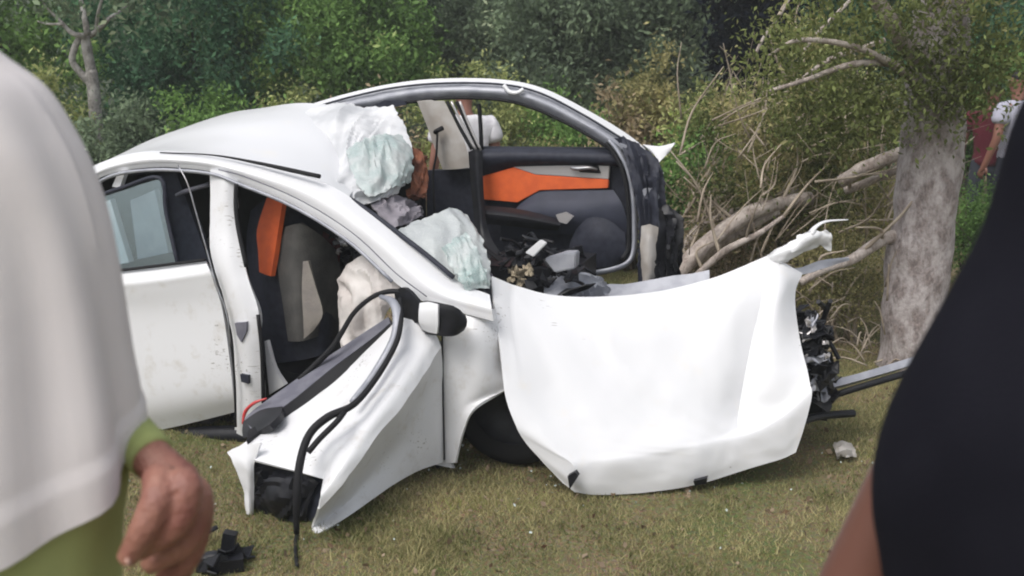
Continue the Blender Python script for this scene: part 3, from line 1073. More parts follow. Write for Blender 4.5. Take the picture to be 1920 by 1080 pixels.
tube('roof_moulding', [(300, 286, 0.235), (400, 291, 0.23), (480, 305, 0.225), (540, 318, 0.22), (600, 331, 0.22)], [0.003, 0.004, 0.008, 0.011, 0.011], M['rubber'], car)
tube('drip_moulding', [(170, 350, 0.16), (215, 328, 0.16), (280, 319, 0.16), (340, 320, 0.16), (400, 327, 0.16), (450, 346, 0.155), (530, 378, 0.15), (600, 416, 0.13), (665, 462, 0.1), (735, 528, 0.06)], 0.009, M['metal_grey'], car)
tube('drip_moulding', [(410, 318, 0.17), (455, 330, 0.165), (540, 364, 0.15), (610, 402, 0.13), (675, 448, 0.1), (742, 512, 0.06), (800, 556, 0.03)], 0.003, M['trim_grey'], car)
patch('centre_pillar', [
    [(394, 318, 0.19), (420, 322, 0.165), (447, 338, 0.19)],
    [(394, 400, 0.14), (420, 410, 0.115), (447, 420, 0.14)],
    [(396, 480, 0.07), (428, 500, 0.045), (462, 510, 0.07)],
    [(420, 560, 0.04), (450, 575, 0.015), (484, 580, 0.04)],
    [(437, 640, 0.03), (462, 650, 0.005), (490, 650, 0.03)],
    [(443, 770, 0.05), (468, 770, 0.03), (496, 755, 0.05)],
    [(444, 830, 0.1), (470, 830, 0.08), (500, 825, 0.1)],
], M['paint_dirty'], car, sub=5, thick=0.05, dent=0.006, dscale=14)
tube('pillar_seal', [(443, 345, 0.13), (442, 385, 0.11), (447, 430, 0.09), (462, 500, 0.05)], 0.011, M['rubber'], car)
tube('pillar_seal', [(484, 590, 0.02), (491, 660, 0.01), (494, 755, 0.02)], 0.01, M['rubber'], car)
patch('pillar_foot', [[(496, 640, 0.12), (500, 640, 0.12)], [(500, 690, 0.12), (514, 690, 0.12)], [(505, 740, 0.12), (534, 722, 0.12)]], M['paint'], car, sub=3, thick=0.03)
poly('latch_plate', [(440, 606, -0.005), (462, 604, -0.005), (462, 622, -0.005), (452, 642, -0.005), (444, 628, -0.005)], M['trim_grey'], car, 0.02)
poly('latch_plate', [(450, 702, -0.003), (466, 704, -0.003), (466, 720, -0.003), (452, 716, -0.003)], M['trim'], car, 0.02)
tube('hanging_wire', [(334, 310, 0.1), (352, 345, 0.06), (368, 400, 0.04), (385, 460, 0.03), (402, 520, 0.01), (425, 590, -0.01), (432, 650, -0.012)], 0.004, M['steel'], car, seg=6)
tube('door_gap_seal', [(398, 500, 0.02), (418, 565, 0.0), (433, 640, -0.005), (440, 720, 0.0), (442, 800, 0.03)], 0.006, M['rubber'], car)

# --- near rear door
rear_door = patch('rear_door', [
    [(70, 528, 0.1), (150, 520, 0.095), (208, 512, 0.09), (300, 501, 0.085), (386, 489, 0.08)],
    [(70, 548, 0.045), (150, 541, 0.04), (212, 532, 0.035), (300, 522, 0.03), (393, 508, 0.03)],
    [(70, 566, 0.045), (150, 560, 0.04), (212, 551, 0.035), (300, 541, 0.03), (400, 528, 0.03)],
    [(75, 620, 0.06), (150, 612, 0.055), (225, 602, 0.05), (310, 592, 0.045), (417, 580, 0.04)],
    [(80, 720, 0.05), (150, 712, 0.045), (240, 700, 0.035), (330, 690, 0.03), (430, 672, 0.025)],
    [(90, 790, 0.05), (160, 778, 0.045), (255, 766, 0.04), (340, 752, 0.035), (437, 736, 0.03)],
    [(95, 840, 0.1), (170, 830, 0.1), (280, 810, 0.1), (350, 795, 0.095), (440, 773, 0.09)],
], M['paint_dirty'], car, sub=5, thick=0.03, dent=0.003, dscale=5)
poly('window_pane', [(100, 400, 0.15), (172, 372, 0.15), (300, 335, 0.16), (332, 498, 0.1), (208, 512, 0.1), (100, 524, 0.1)], M['glass'], rear_door, 0.004)
tube('window_seal', [(60, 526, 0.085), (208, 509, 0.075), (300, 498, 0.07), (385, 487, 0.065)], 0.008, M['rubber'], rear_door)
tube('window_frame', [(172, 372, 0.15), (230, 352, 0.15), (300, 334, 0.15), (312, 400, 0.14), (334, 497, 0.1)], 0.011, M['trim'], rear_door)
poly('quarter_bar', [(222, 322, 0.18), (236, 320, 0.18), (224, 352, 0.18), (210, 350, 0.18)], M['paint'], rear_door, 0.03)
poly('reflection_plate', [(244, 376, 0.24), (290, 356, 0.24), (316, 474, 0.22), (258, 486, 0.22)], M['metal_grey'], car, 0.04)  # grey plate added behind the glass in place of its reflection
poly('reflection_plate', [(170, 392, 0.26), (206, 374, 0.26), (242, 492, 0.22), (190, 502, 0.22)], M['paint'], car, 0.04)  # white plate added for the pale reflection in the rear pane
poly('quarter_panel_inner', [(300, 325, 0.34), (330, 322, 0.34), (392, 492, 0.3), (336, 495, 0.3)], M['trim'], car, 0.05)
tube('grab_handle', [(332, 366, 0.3), (350, 358, 0.27), (392, 346, 0.3)], 0.012, M['trim_grey'], car)
# rear of the body, mostly behind the onlooker
patch('rear_quarter', [
    [(60, 392, 0.26), (20, 420, 0.28), (-60, 470, 0.35)],
    [(72, 420, 0.2), (20, 460, 0.2), (-80, 510, 0.26)],
    [(70, 528, 0.1), (0, 535, 0.08), (-100, 548, 0.1)],
    [(75, 640, 0.06), (-10, 650, 0.05), (-110, 660, 0.08)],
    [(90, 800, 0.07), (0, 800, 0.07), (-110, 790, 0.1)],
], M['paint'], car, sub=4, thick=0.03)
patch('tailgate', [[(60, 380, 0.35), (80, 360, 0.8), (125, 335, 1.35)], [(-60, 470, 0.38), (-30, 450, 0.8), (20, 430, 1.35)], [(-110, 660, 0.15), (-70, 640, 0.8), (-20, 600, 1.4)]], M['paint'], car, sub=4, thick=0.03)
# rocker, floor, underbody
mb = MB()
mb.tube(SS((60, 850, 0.12), (285, 826, 0.12), (440, 815, 0.12), (640, 828, 0.12), (830, 862, 0.1)), 0.05, seg=8, res=4)
mb.build('sill', M['black'], car, True)
mb = MB()
fl = SS((150, 800, 0.2), (830, 830, 0.2))
q = [fl[0], fl[1], fl[1] + V * 1.15 + Vector((0, 0, 0.22)), fl[0] + V * 1.15 + Vector((0, 0, 0.12))]
mb.add(q + [p - Vector((0, 0, 0.06)) for p in q], [(0, 1, 2, 3), (7, 6, 5, 4), (0, 4, 5, 1), (1, 5, 6, 2), (2, 6, 7, 3), (3, 7, 4, 0)])
mb.build('floor_pan', M['black'], car)
patch('sill_panel', [[(440, 775, 0.06), (560, 800, 0.06), (700, 820, 0.06), (832, 835, 0.05)], [(440, 810, 0.09), (560, 830, 0.08), (700, 850, 0.06), (850, 878, 0.02)]], M['paint_dirty'], car, sub=4, thick=0.02)

# --- near front wing and the mirror
patch('front_wing', [
    [(829, 584, 0.05), (860, 588, 0.05), (900, 594, 0.06), (945, 600, 0.16)],
    [(829, 625, 0.0), (860, 628, 0.0), (900, 630, 0.01), (950, 632, 0.14)],
    [(830, 690, -0.01), (862, 690, -0.012), (905, 690, -0.01), (955, 690, 0.13)],
    [(831, 740, -0.005), (862, 738, -0.012), (900, 735, -0.012), (962, 722, 0.1)],
    [(832, 775, -0.002), (848, 772, -0.01), (868, 768, -0.018), (892, 762, -0.03)],
    [(834, 820, 0.0), (842, 818, -0.008), (854, 815, -0.018), (868, 810, -0.03)],
    [(836, 868, 0.0), (841, 868, -0.008), (847, 868, -0.018), (853, 868, -0.03)],
], M['paint_dirty'], car, sub=5, thick=0.012, dent=0.003, dscale=9)
tube('door_gap', [(829, 605, -0.008), (830, 700, -0.018), (832, 800, -0.012), (833, 862, -0.01)], 0.004, M['rubber'], car, seg=6)
mirror = patch('door_mirror', [
    [(786, 566, -0.06), (800, 564, -0.1), (826, 568, -0.12), (855, 576, -0.12), (872, 590, -0.08)],
    [(784, 580, -0.08), (800, 580, -0.115), (826, 582, -0.13), (855, 588, -0.125), (876, 600, -0.1)],
    [(784, 605, -0.08), (800, 610, -0.115), (826, 612, -0.13), (855, 615, -0.125), (875, 610, -0.1)],
    [(790, 618, -0.06), (800, 626, -0.1), (826, 630, -0.12), (852, 630, -0.12), (870, 620, -0.08)],
], M['black'], car, sub=4, thick=0.03)
patch('mirror_cap', [
    [(787, 568, -0.10), (803, 566, -0.12), (821, 570, -0.135)],
    [(785, 585, -0.12), (803, 585, -0.14), (821, 587, -0.148)],
    [(785, 604, -0.12), (803, 608, -0.14), (821, 610, -0.148)],
    [(790, 617, -0.10), (803, 623, -0.12), (819, 626, -0.135)],
], M['paint'], mirror, sub=4, thick=0.012)
patch('mirror_mount', [[(738, 545, 0.0), (760, 540, -0.02), (790, 570, -0.06)], [(745, 575, 0.0), (765, 580, -0.03), (788, 588, -0.07)], [(755, 600, 0.0), (768, 606, -0.03), (788, 604, -0.07)]], M['black'], mirror, sub=3, thick=0.02)

# --- front wheel
wheel = empty('wheel', (0, 0, 0))
wheel.parent = car


def ring_geo(c, axis, prof, seg=36):
    ax = axis.normalized()
    a = ax.cross(Vector((0, 0, 1))).normalized()
    b = ax.cross(a)
    v, f = [], []
    k = len(prof)
    for i in range(seg):
        t = 2 * math.pi * i / seg
        dr = a * math.cos(t) + b * math.sin(t)
        for (r, h) in prof:
            v.append(c + dr * r + ax * h)
    for i in range(seg):
        for j in range(k - 1):
            i2 = (i + 1) % seg
            f.append((i * k + j, i * k + j + 1, i2 * k + j + 1, i2 * k + j))
    return v, f


wheel.parent = None
bpy.data.objects.remove(wheel)
wc = S(968, 785, 0.29)
wc.z = 0.30
v, f = ring_geo(wc, V, [(0.19, -0.1), (0.25, -0.105), (0.29, -0.09), (0.303, -0.05), (0.303, 0.05), (0.29, 0.09), (0.25, 0.1), (0.19, 0.1)])
wheel = link('wheel', v, f, M['rubber'], car)
v, f = ring_geo(wc, V, [(0.195, -0.1), (0.185, -0.06), (0.06, -0.03), (0.0, -0.03)])
link('rim', v, f, M['black'], wheel)
wc2 = S(0, 760, 0.17)
wc2.z = 0.3
v, f = ring_geo(wc2, V, [(0.19, -0.1), (0.25, -0.105), (0.29, -0.09), (0.303, -0.05), (0.303, 0.05), (0.29, 0.09), (0.25, 0.1), (0.19, 0.1)])
wheel2 = link('wheel', v, f, M['rubber'], car)
v, f = ring_geo(wc2, V, [(0.195, -0.1), (0.185, -0.06), (0.06, -0.03), (0.0, -0.03)])
link('rim', v, f, M['steel'], wheel2)
mb = MB()
mb.box(S(985, 720, 0.7), (0.7, 0.4, 0.45), car_rot())
mb.tube([wc, wc + V * 1.0], 0.05)
mb.build('suspension', M['black'], car)

# --- bonnet
hood = patch('bonnet', [
    [(922, 519, 0.30), (960, 534, 0.36), (1030, 552, 0.42), (1120, 557, 0.50), (1210, 550, 0.6), (1290, 533, 0.7), (1370, 508, 0.78), (1440, 479, 0.86), (1472, 494, 0.88), (1506, 512, 0.92)],
    [(926, 575, 0.18), (958, 590, 0.22), (1030, 606, 0.28), (1120, 612, 0.36), (1210, 608, 0.45), (1290, 596, 0.54), (1365, 580, 0.61), (1428, 560, 0.72), (1458, 556, 0.70), (1490, 555, 0.82)],
    [(938, 660, 0.05), (972, 675, 0.08), (1040, 690, 0.14), (1125, 698, 0.22), (1215, 695, 0.31), (1295, 686, 0.40), (1355, 676, 0.47), (1405, 660, 0.57), (1448, 640, 0.56), (1500, 635, 0.66)],
    [(947, 740, -0.03), (990, 765, -0.02), (1055, 780, 0.03), (1135, 786, 0.10), (1220, 782, 0.19), (1298, 774, 0.28), (1345, 766, 0.35), (1388, 752, 0.45), (1445, 710, 0.47), (1512, 690, 0.56)],
    [(966, 795, -0.07), (1040, 842, -0.075), (1085, 850, -0.04), (1150, 846, 0.02), (1230, 838, 0.10), (1305, 824, 0.20), (1350, 812, 0.28), (1385, 801, 0.36), (1450, 765, 0.42), (1519, 722, 0.5)],
    [(985, 828, -0.07), (1074, 872, -0.085), (1105, 874, -0.05), (1160, 868, 0.0), (1240, 858, 0.09), (1310, 842, 0.18), (1360, 828, 0.26), (1410, 812, 0.32), (1470, 782, 0.39), (1521, 742, 0.47)],
    [(1018, 866, -0.073), (1074, 900, -0.083), (1112, 905, -0.053), (1170, 902, 0.007), (1245, 893, 0.087), (1315, 876, 0.177), (1370, 860, 0.257), (1420, 845, 0.317), (1472, 825, 0.377), (1508, 800, 0.427)],
    [(1055, 905, -0.073), (1078, 922, -0.073), (1115, 927, -0.043), (1175, 926, 0.017), (1250, 917, 0.097), (1320, 903, 0.187), (1380, 886, 0.267), (1425, 872, 0.317), (1465, 860, 0.367), (1492, 848, 0.397)],
], M['paint_hood'], car, sub=9, thick=0.012, dent=0.013, dscale=3.0, seed=2, crumple=0.002, cscale=6, fold=(0.009, 3.0, 1.0, -0.55), bcol=[1, 7])
poly('bump_stop', [(1064, 893, -0.14), (1078, 885, -0.14), (1084, 893, -0.14), (1068, 918, -0.14)], M['black'], hood, 0.03)
poly('bump_stop', [(1300, 903, 0.11), (1326, 896, 0.11), (1324, 907, 0.12), (1303, 911, 0.12)], M['black'], hood, 0.03)
patch('torn_edge', [
    [(1440, 480, 0.85), (1475, 458, 0.87), (1510, 436, 0.9), (1535, 432, 0.92), (1560, 438, 0.95)],
    [(1452, 488, 0.85), (1488, 468, 0.85), (1516, 450, 0.88), (1540, 446, 0.92), (1560, 450, 0.95)],
    [(1464, 494, 0.86), (1492, 484, 0.89), (1516, 466, 0.92), (1535, 460, 0.95), (1557, 464, 0.97)],
], M['paint'], hood, sub=7, thick=0.004, crumple=0.006, cscale=20, ragged=0.02)
tube('torn_strip', [(1518, 440, 0.9), (1530, 425, 0.93), (1550, 415, 0.96), (1590, 412, 1.0)], [0.022, 0.014, 0.01, 0.005], M['paint'], hood, seg=6, flat=0.5)
patch('torn_edge', [
    [(1462, 498, 0.9), (1495, 503, 0.93), (1540, 488, 1.0), (1590, 482, 1.08)],
    [(1485, 508, 0.9), (1505, 515, 0.93), (1548, 502, 1.0), (1592, 488, 1.08)],
], M['metal_grey'], hood, sub=4, thick=0.006, crumple=0.006, cscale=20)
patch('cowl', [[(915, 510, 0.45), (925, 520, 0.38), (940, 560, 0.3)], [(906, 540, 0.35), (918, 556, 0.3), (928, 600, 0.2)], [(912, 565, 0.25), (922, 575, 0.2), (925, 620, 0.1)]], M['trim_grey'], car, sub=3, thick=0.02, crumple=0.01)

# --- near front door, swung out and buckled
door = patch('front_door', [
    [(752, 590, 0.030), (705, 640, -0.034), (625, 715, -0.170), (545, 775, -0.340), (485, 812, -0.476), (428, 850, -0.612)],
    [(760, 592, 0.000), (722, 645, -0.102), (655, 730, -0.255), (590, 795, -0.425), (540, 838, -0.561), (498, 868, -0.663)],
    [(775, 598, -0.034), (742, 650, -0.170), (692, 730, -0.340), (645, 800, -0.527), (622, 850, -0.646), (606, 898, -0.714)],
    [(815, 625, -0.051), (775, 680, -0.221), (725, 748, -0.408), (675, 818, -0.595), (640, 872, -0.714), (602, 925, -0.799)],
    [(828, 650, -0.051), (790, 705, -0.221), (742, 772, -0.408), (690, 838, -0.595), (645, 900, -0.731), (598, 955, -0.816)],
    [(829, 705, -0.02), (790, 765, -0.12), (742, 826, -0.26), (690, 885, -0.42), (638, 945, -0.58), (588, 985, -0.70)],
    [(831, 866, 0.0), (785, 882, -0.15), (737, 909, -0.31), (682, 948, -0.50), (628, 984, -0.67), (577, 1008, -0.76)],
], M['paint_dirty'], car, sub=6, thick=0.01, dent=0.006, dscale=7, seed=4, brow=[2, 4], fold=(0.012, 4, 1.0, 0.3))
poly('door_liner', [(474, 868, -0.612), (500, 858, -0.612), (545, 856, -0.612), (608, 905, -0.646), (600, 940, -0.646), (577, 1003, -0.646), (520, 1004, -0.612), (472, 996, -0.612)], M['trim'], door, 0.02)
patch('shut_face', [
    [(426, 848, -0.629), (452, 836, -0.629), (490, 830, -0.629)],
    [(438, 868, -0.654), (462, 872, -0.663), (476, 872, -0.646)],
    [(456, 915, -0.654), (466, 915, -0.663), (476, 910, -0.646)],
    [(462, 955, -0.654), (468, 955, -0.663), (474, 955, -0.646)],
    [(469, 998, -0.654), (471, 998, -0.663), (473, 998, -0.646)],
], M['paint'], door, sub=4, thick=0.012, crumple=0.004, cscale=22)
patch('inner_membrane', [[(482, 878, -0.626), (545, 866, -0.626), (598, 905, -0.656)], [(478, 930, -0.632), (520, 935, -0.680), (580, 940, -0.660)], [(476, 994, -0.622), (520, 998, -0.626), (572, 998, -0.656)]], M['black'], door, sub=9, thick=0.004, crumple=0.003, cscale=20, fold=(0.04, 3.5, 1.0, 0.8))
for (x, y) in ((488, 857), (517, 850)):
    tube('bolt_hole', [(x, y, -0.40), (x + 1, y, -0.37)], 0.009, M['rubber'], door, seg=10, res=1)
patch('belt_trim_lit', [  # lit top of the dark trim, its light put into a grey colour
    [(728, 594, 0.100), (680, 625, 0.050), (610, 672, -0.034), (540, 722, -0.170), (480, 765, -0.306), (458, 785, -0.357)],
    [(732, 606, 0.060), (690, 640, 0.010), (620, 692, -0.119), (555, 745, -0.272), (500, 785, -0.408), (470, 804, -0.459)],
], M['trim_grey'], door, sub=5, thick=0.03)
patch('belt_trim_shaded', [  # lower half of the same trim, its shade put into black
    [(730, 607, 0.050), (690, 641, 0.000), (620, 693, -0.136), (555, 746, -0.289), (500, 786, -0.425), (466, 806, -0.476)],
    [(745, 600, 0.030), (700, 648, -0.034), (630, 712, -0.170), (556, 768, -0.323), (500, 802, -0.459), (462, 826, -0.561)],
], M['rubber'], door, sub=5, thick=0.02)
patch('trim_end', [[(456, 790, -0.374), (490, 768, -0.374), (530, 762, -0.374)], [(454, 808, -0.425), (490, 790, -0.459), (524, 778, -0.459)], [(456, 822, -0.459), (478, 812, -0.493), (505, 796, -0.510)]], M['black'], door, sub=3, thick=0.03)
tube('red_piping', [(455, 795, -0.340), (460, 772, -0.323), (476, 756, -0.323), (500, 747, -0.306)], [0.005, 0.009, 0.008, 0.004], M['red'], door, seg=6)
tube('window_frame', [(770, 552, 0.000), (735, 546, 0.000), (700, 556, -0.017), (665, 585, -0.034), (640, 625, -0.051), (620, 655, -0.068), (590, 685, -0.085), (560, 712, -0.136)], [0.013, 0.012, 0.011, 0.011, 0.012, 0.014, 0.014, 0.012], M['rubber'], door)
tube('frame_channel', [(715, 556, -0.017), (736, 566, -0.085), (746, 595, -0.153), (738, 640, -0.238), (700, 705, -0.374), (660, 755, -0.510)], [0.014, 0.022, 0.024, 0.021, 0.018, 0.014], M['metal_grey'], door, flat=0.7)
tube('loose_seal', [(750, 560, -0.051), (752, 600, -0.170), (742, 645, -0.289), (706, 708, -0.425), (664, 758, -0.561), (615, 782, -0.646), (580, 815, -0.714), (562, 870, -0.799), (556, 940, -0.850), (556, 1000, -0.850)], [0.009, 0.011, 0.012, 0.013, 0.014, 0.017, 0.017, 0.018, 0.016, 0.012], M['rubber'], door)
tube('loose_seal', [(650, 766, -0.578), (632, 790, -0.663), (600, 822, -0.731), (578, 848, -0.782)], 0.012, M['rubber'], door)

# --- interior seen through the front door opening
seat = patch('front_seat', [
    [(470, 395, 0.55), (500, 372, 0.45), (535, 372, 0.42), (590, 395, 0.55), (640, 430, 0.8)],
    [(462, 450, 0.55), (492, 445, 0.42), (525, 445, 0.40), (585, 450, 0.52), (645, 470, 0.8)],
    [(468, 520, 0.5), (498, 520, 0.38), (540, 520, 0.40), (600, 520, 0.5), (650, 540, 0.8)],
    [(480, 600, 0.45), (515, 600, 0.34), (560, 600, 0.38), (615, 600, 0.48), (650, 610, 0.8)],
    [(490, 680, 0.42), (530, 680, 0.34), (580, 672, 0.36), (620, 660, 0.46), (650, 650, 0.8)],
], M['trim'], car, sub=5, thick=0.1)
patch('side_bolster', [
    [(500, 371, 0.39), (516, 367, 0.375), (531, 372, 0.36)],
    [(482, 430, 0.37), (500, 430, 0.35), (522, 428, 0.33)],
    [(484, 472, 0.35), (499, 474, 0.33), (515, 474, 0.31)],
    [(486, 510, 0.33), (498, 515, 0.31), (508, 518, 0.3)],
], M['orange'], seat, sub=5, thick=0.03)
patch('seat_facing', [
    [(535, 425, 0.36), (565, 420, 0.34), (600, 440, 0.42), (632, 470, 0.6)],
    [(520, 490, 0.35), (555, 490, 0.33), (595, 500, 0.42), (640, 520, 0.6)],
    [(530, 570, 0.32), (560, 570, 0.31), (592, 570, 0.4), (640, 580, 0.6)],
    [(540, 640, 0.3), (565, 640, 0.3), (592, 632, 0.38), (620, 620, 0.6)],
], M['greige'], seat, sub=5, thick=0.03)
patch('seat_insert', [
    [(568, 490, 0.31), (578, 490, 0.31)],
    [(566, 540, 0.29), (592, 538, 0.31)],
    [(568, 590, 0.27), (605, 588, 0.3)],
    [(570, 635, 0.26), (588, 620, 0.29)],
], M['beige'], seat, sub=4, thick=0.02)
mb = MB()
mb.box(S(590, 700, 0.55), (0.5, 0.5, 0.16), car_rot(0, 0.1))
mb.build('seat_cushion', M['black'], car)
patch('curtain_airbag', [
    [(636, 525, 0.3), (660, 490, 0.24), (700, 475, 0.22), (740, 498, 0.2)],
    [(636, 570, 0.24), (665, 545, 0.16), (705, 530, 0.15), (750, 535, 0.14)],
    [(637, 610, 0.24), (665, 590, 0.14), (700, 575, 0.13), (740, 560, 0.12)],
    [(640, 650, 0.24), (660, 640, 0.16), (690, 620, 0.14), (722, 594, 0.13)],
    [(650, 690, 0.22), (670, 680, 0.16), (695, 650, 0.14), (722, 612, 0.13)],
], M['airbag'], car, sub=10, thick=0.008, crumple=0.003, cscale=20, seed=6, fold=(0.04, 4, 0.9, -0.6))
mb = MB()
for k in range(18):
    mb.shard(S(random.uniform(610, 690), random.uniform(430, 500), random.uniform(0.5, 0.9)), (random.uniform(0.05, 0.18), 0.08, random.uniform(0.04, 0.14)))
mb.build('steering_column_wreckage', M['black'], car)
mb = MB()
for k in range(5):
    mb.shard(S(random.uniform(625, 650), random.uniform(430, 480), 0.4), (0.045, 0.025, 0.03))
mb.build('bright_bracket', M['steel'], car)
patch('red_cloth', [[(600, 430, 0.62), (635, 450, 0.62)], [(604, 480, 0.6), (636, 490, 0.6)], [(608, 530, 0.6), (634, 530, 0.6)]], mat('maroon_cloth', (0.08, 0.02, 0.025), 0.9), car, sub=4, thick=0.02, crumple=0.01)
# rear bench and inner walls keep the cabin dark
mb = MB()
mb.box(S(330, 560, 0.7) + Vector((0, 0, -0.1)), (0.18, 1.0, 0.75), car_rot(0, -0.25))
mb.box(S(400, 700, 0.7), (0.6, 1.0, 0.2), car_rot())
mb.build('rear_bench', M['greige'], car)
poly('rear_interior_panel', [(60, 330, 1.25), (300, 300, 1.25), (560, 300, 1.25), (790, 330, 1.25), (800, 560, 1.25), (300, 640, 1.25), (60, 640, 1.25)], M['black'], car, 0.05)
patch('headlining', [[(180, 330, 0.32), (400, 312, 0.32), (640, 370, 0.32)], [(200, 320, 0.8), (400, 285, 0.8), (640, 335, 0.8)], [(220, 312, 1.2), (400, 262, 1.2), (630, 280, 1.2)]], M['trim'], car, sub=4, thick=0.02)

# --- torn roof front with the windscreen rolled under it
patch('crushed_roof_front', [
    [(560, 232, 1.1), (585, 205, 1.25), (640, 196, 1.3), (690, 204, 1.3), (738, 200, 1.25)],
    [(560, 262, 0.95), (605, 245, 1.0), (650, 225, 1.05), (705, 240, 1.05), (757, 236, 1.1)],
    [(580, 295, 0.8), (625, 285, 0.8), (665, 270, 0.85), (715, 275, 0.9), (768, 265, 1.0)],
    [(600, 330, 0.5), (640, 325, 0.55), (675, 315, 0.62), (720, 310, 0.72), (772, 300, 0.85)],
    [(620, 350, 0.36), (655, 352, 0.42), (690, 350, 0.5), (725, 345, 0.6), (762, 335, 0.75)],
    [(640, 366, 0.3), (665, 375, 0.36), (685, 384, 0.42), (715, 374, 0.5), (740, 362, 0.65)],
], M['torn_white'], car, sub=13, thick=0.004, crumple=0.004, cscale=9, ragged=0.014, seed=3, fold=(0.042, 4.5, 0.9, 0.7))
patch('windscreen_roll', [
    [(650, 285, 0.72), (680, 262, 0.78), (720, 252, 0.85), (752, 254, 0.95)],
    [(655, 310, 0.6), (690, 290, 0.66), (730, 278, 0.76), (770, 282, 0.88)],
    [(668, 345, 0.46), (700, 330, 0.54), (735, 318, 0.66), (773, 312, 0.8)],
    [(690, 370, 0.4), (715, 362, 0.48), (742, 350, 0.6), (768, 340, 0.75)],
], M['crazed_green'], car, sub=12, thick=0.005, crumple=0.004, cscale=26, ragged=0.014, seed=9, fold=(0.026, 3.5, 1.0, 0.5))
patch('torn_foam', [
    [(768, 275, 0.95), (785, 282, 0.95), (796, 300, 0.95)],
    [(766, 305, 0.9), (786, 312, 0.92), (802, 325, 0.94)],
    [(768, 338, 0.85), (784, 345, 0.88), (800, 352, 0.92)],
    [(770, 365, 0.8), (782, 370, 0.84), (794, 372, 0.9)],
], M['rust'], car, sub=8, thick=0.03, crumple=0.008, cscale=30, fold=(0.03, 4, 1.0, 0.3))
patch('roof_lining_flap', [
    [(690, 372, 0.5), (725, 366, 0.6), (770, 376, 0.75), (792, 400, 0.85)],
    [(700, 392, 0.42), (735, 392, 0.5), (768, 398, 0.65), (790, 408, 0.75)],
    [(735, 430, 0.34), (750, 425, 0.42), (772, 416, 0.55), (795, 405, 0.7)],
], M['lining'], car, sub=9, thick=0.008, crumple=0.004, cscale=25, seed=2, fold=(0.04, 4, 1.0, 0.3))
tube('roof_edge_strip', [(655, 372, 0.27), (690, 395, 0.25), (740, 432, 0.22), (800, 478, 0.18), (850, 520, 0.15)], 0.012, M['trim'], car)
patch('windscreen_sheet', [
    [(742, 436, 0.28), (775, 418, 0.42), (815, 402, 0.55), (850, 390, 0.68), (868, 398, 0.72)],
    [(765, 458, 0.26), (800, 440, 0.36), (838, 425, 0.46), (875, 418, 0.56), (890, 428, 0.6)],
    [(795, 482, 0.22), (825, 468, 0.30), (855, 455, 0.38), (885, 448, 0.48), (905, 455, 0.52)],
    [(820, 505, 0.19), (845, 496, 0.25), (870, 486, 0.30), (895, 478, 0.38), (914, 482, 0.42)],
    [(848, 526, 0.17), (865, 522, 0.20), (882, 515, 0.24), (900, 508, 0.3), (918, 508, 0.34)],
    [(860, 536, 0.16), (878, 538, 0.18), (892, 536, 0.21), (906, 534, 0.25), (918, 536, 0.28)],
], M['crazed'], car, sub=11, thick=0.005, crumple=0.003, cscale=26, ragged=0.012, seed=5, fold=(0.012, 3, 1.0, 0.4))
patch('windscreen_fold', [
    [(830, 470, 0.20), (850, 452, 0.27), (872, 438, 0.36)],
    [(845, 500, 0.15), (868, 485, 0.2), (895, 470, 0.27)],
    [(862, 528, 0.12), (885, 520, 0.15), (912, 512, 0.2)],
    [(872, 540, 0.13), (895, 540, 0.15), (917, 538, 0.2)],
], M['crazed_green'], car, sub=11, thick=0.005, crumple=0.005, cscale=26, ragged=0.014, seed=8, fold=(0.02, 3.5, 1.0, 0.5))

# --- far side: bare roof rail, far door, far pillar
fu = [(560, 203), (600, 190), (660, 173), (740, 156), (830, 147), (940, 149), (1020, 166), (1110, 211), (1180, 254), (1215, 285), (1245, 325)]
fm = [(575, 206), (610, 195), (665, 180), (742, 164), (832, 156), (938, 158), (1014, 175), (1100, 219), (1168, 261), (1200, 290), (1228, 330)]
flo = [(600, 212), (640, 205), (690, 206), (765, 192), (845, 184), (935, 187), (1000, 203), (1075, 238), (1140, 277), (1165, 300), (1190, 338)]
W2 = 1.5
patch('far_roof_rail', [[(x, y, W2 + 0.06) for x, y in fu], [(x, y, W2) for x, y in fm]], M['paint'], car, sub=5, thick=0.03)
patch('rail_inner', [[(x, y, W2 + 0.005) for x, y in fm], [((a[0] + b[0]) / 2, (a[1] + b[1]) / 2, W2 - 0.03) for a, b in zip(fm, flo)], [(x, y, W2) for x, y in flo]], M['metal_grey'], car, sub=5, thick=0.03, dent=0.006, dscale=14)
tube('rail_seal', [(x, y, W2 - 0.02) for x, y in flo[2:]], 0.009, M['rubber'], car)
tube('rail_seal', [(x, y, W2 - 0.02) for x, y in fm[:9]], 0.006, M['trim'], car)
tube('rail_bracket', [(945, 160, 1.46), (955, 172, 1.45), (970, 174, 1.45), (982, 167, 1.46)], 0.012, M['paint'], car)
poly('rail_clip', [(688, 203, 1.46), (720, 188, 1.46), (760, 190, 1.46), (762, 196, 1.46), (715, 206, 1.46), (690, 212, 1.46)], M['trim'], car, 0.03)
patch('far_centre_pillar', [
    [(782, 190, 1.46), (808, 189, 1.43), (833, 189, 1.46)],
    [(800, 235, 1.46), (826, 234, 1.43), (855, 232, 1.46)],
    [(816, 280, 1.46), (845, 278, 1.43), (874, 275, 1.46)],
    [(830, 318, 1.46), (856, 317, 1.43), (882, 314, 1.46)],
], M['pale_trim'], car, sub=4, thick=0.04)
tube('belt_guide', [(816, 248, 1.4), (822, 244, 1.38), (830, 240, 1.4)], 0.014, M['rubber'], car)
tube('seat_belt', [(820, 250, 1.4), (818, 290, 1.38), (812, 330, 1.36), (815, 400, 1.3)], 0.016, M['rubber'], car, flat=0.4)
tube('pillar_strip', [(838, 190, 1.48), (860, 235, 1.48), (885, 280, 1.48)], 0.011, M['rubber'], car)
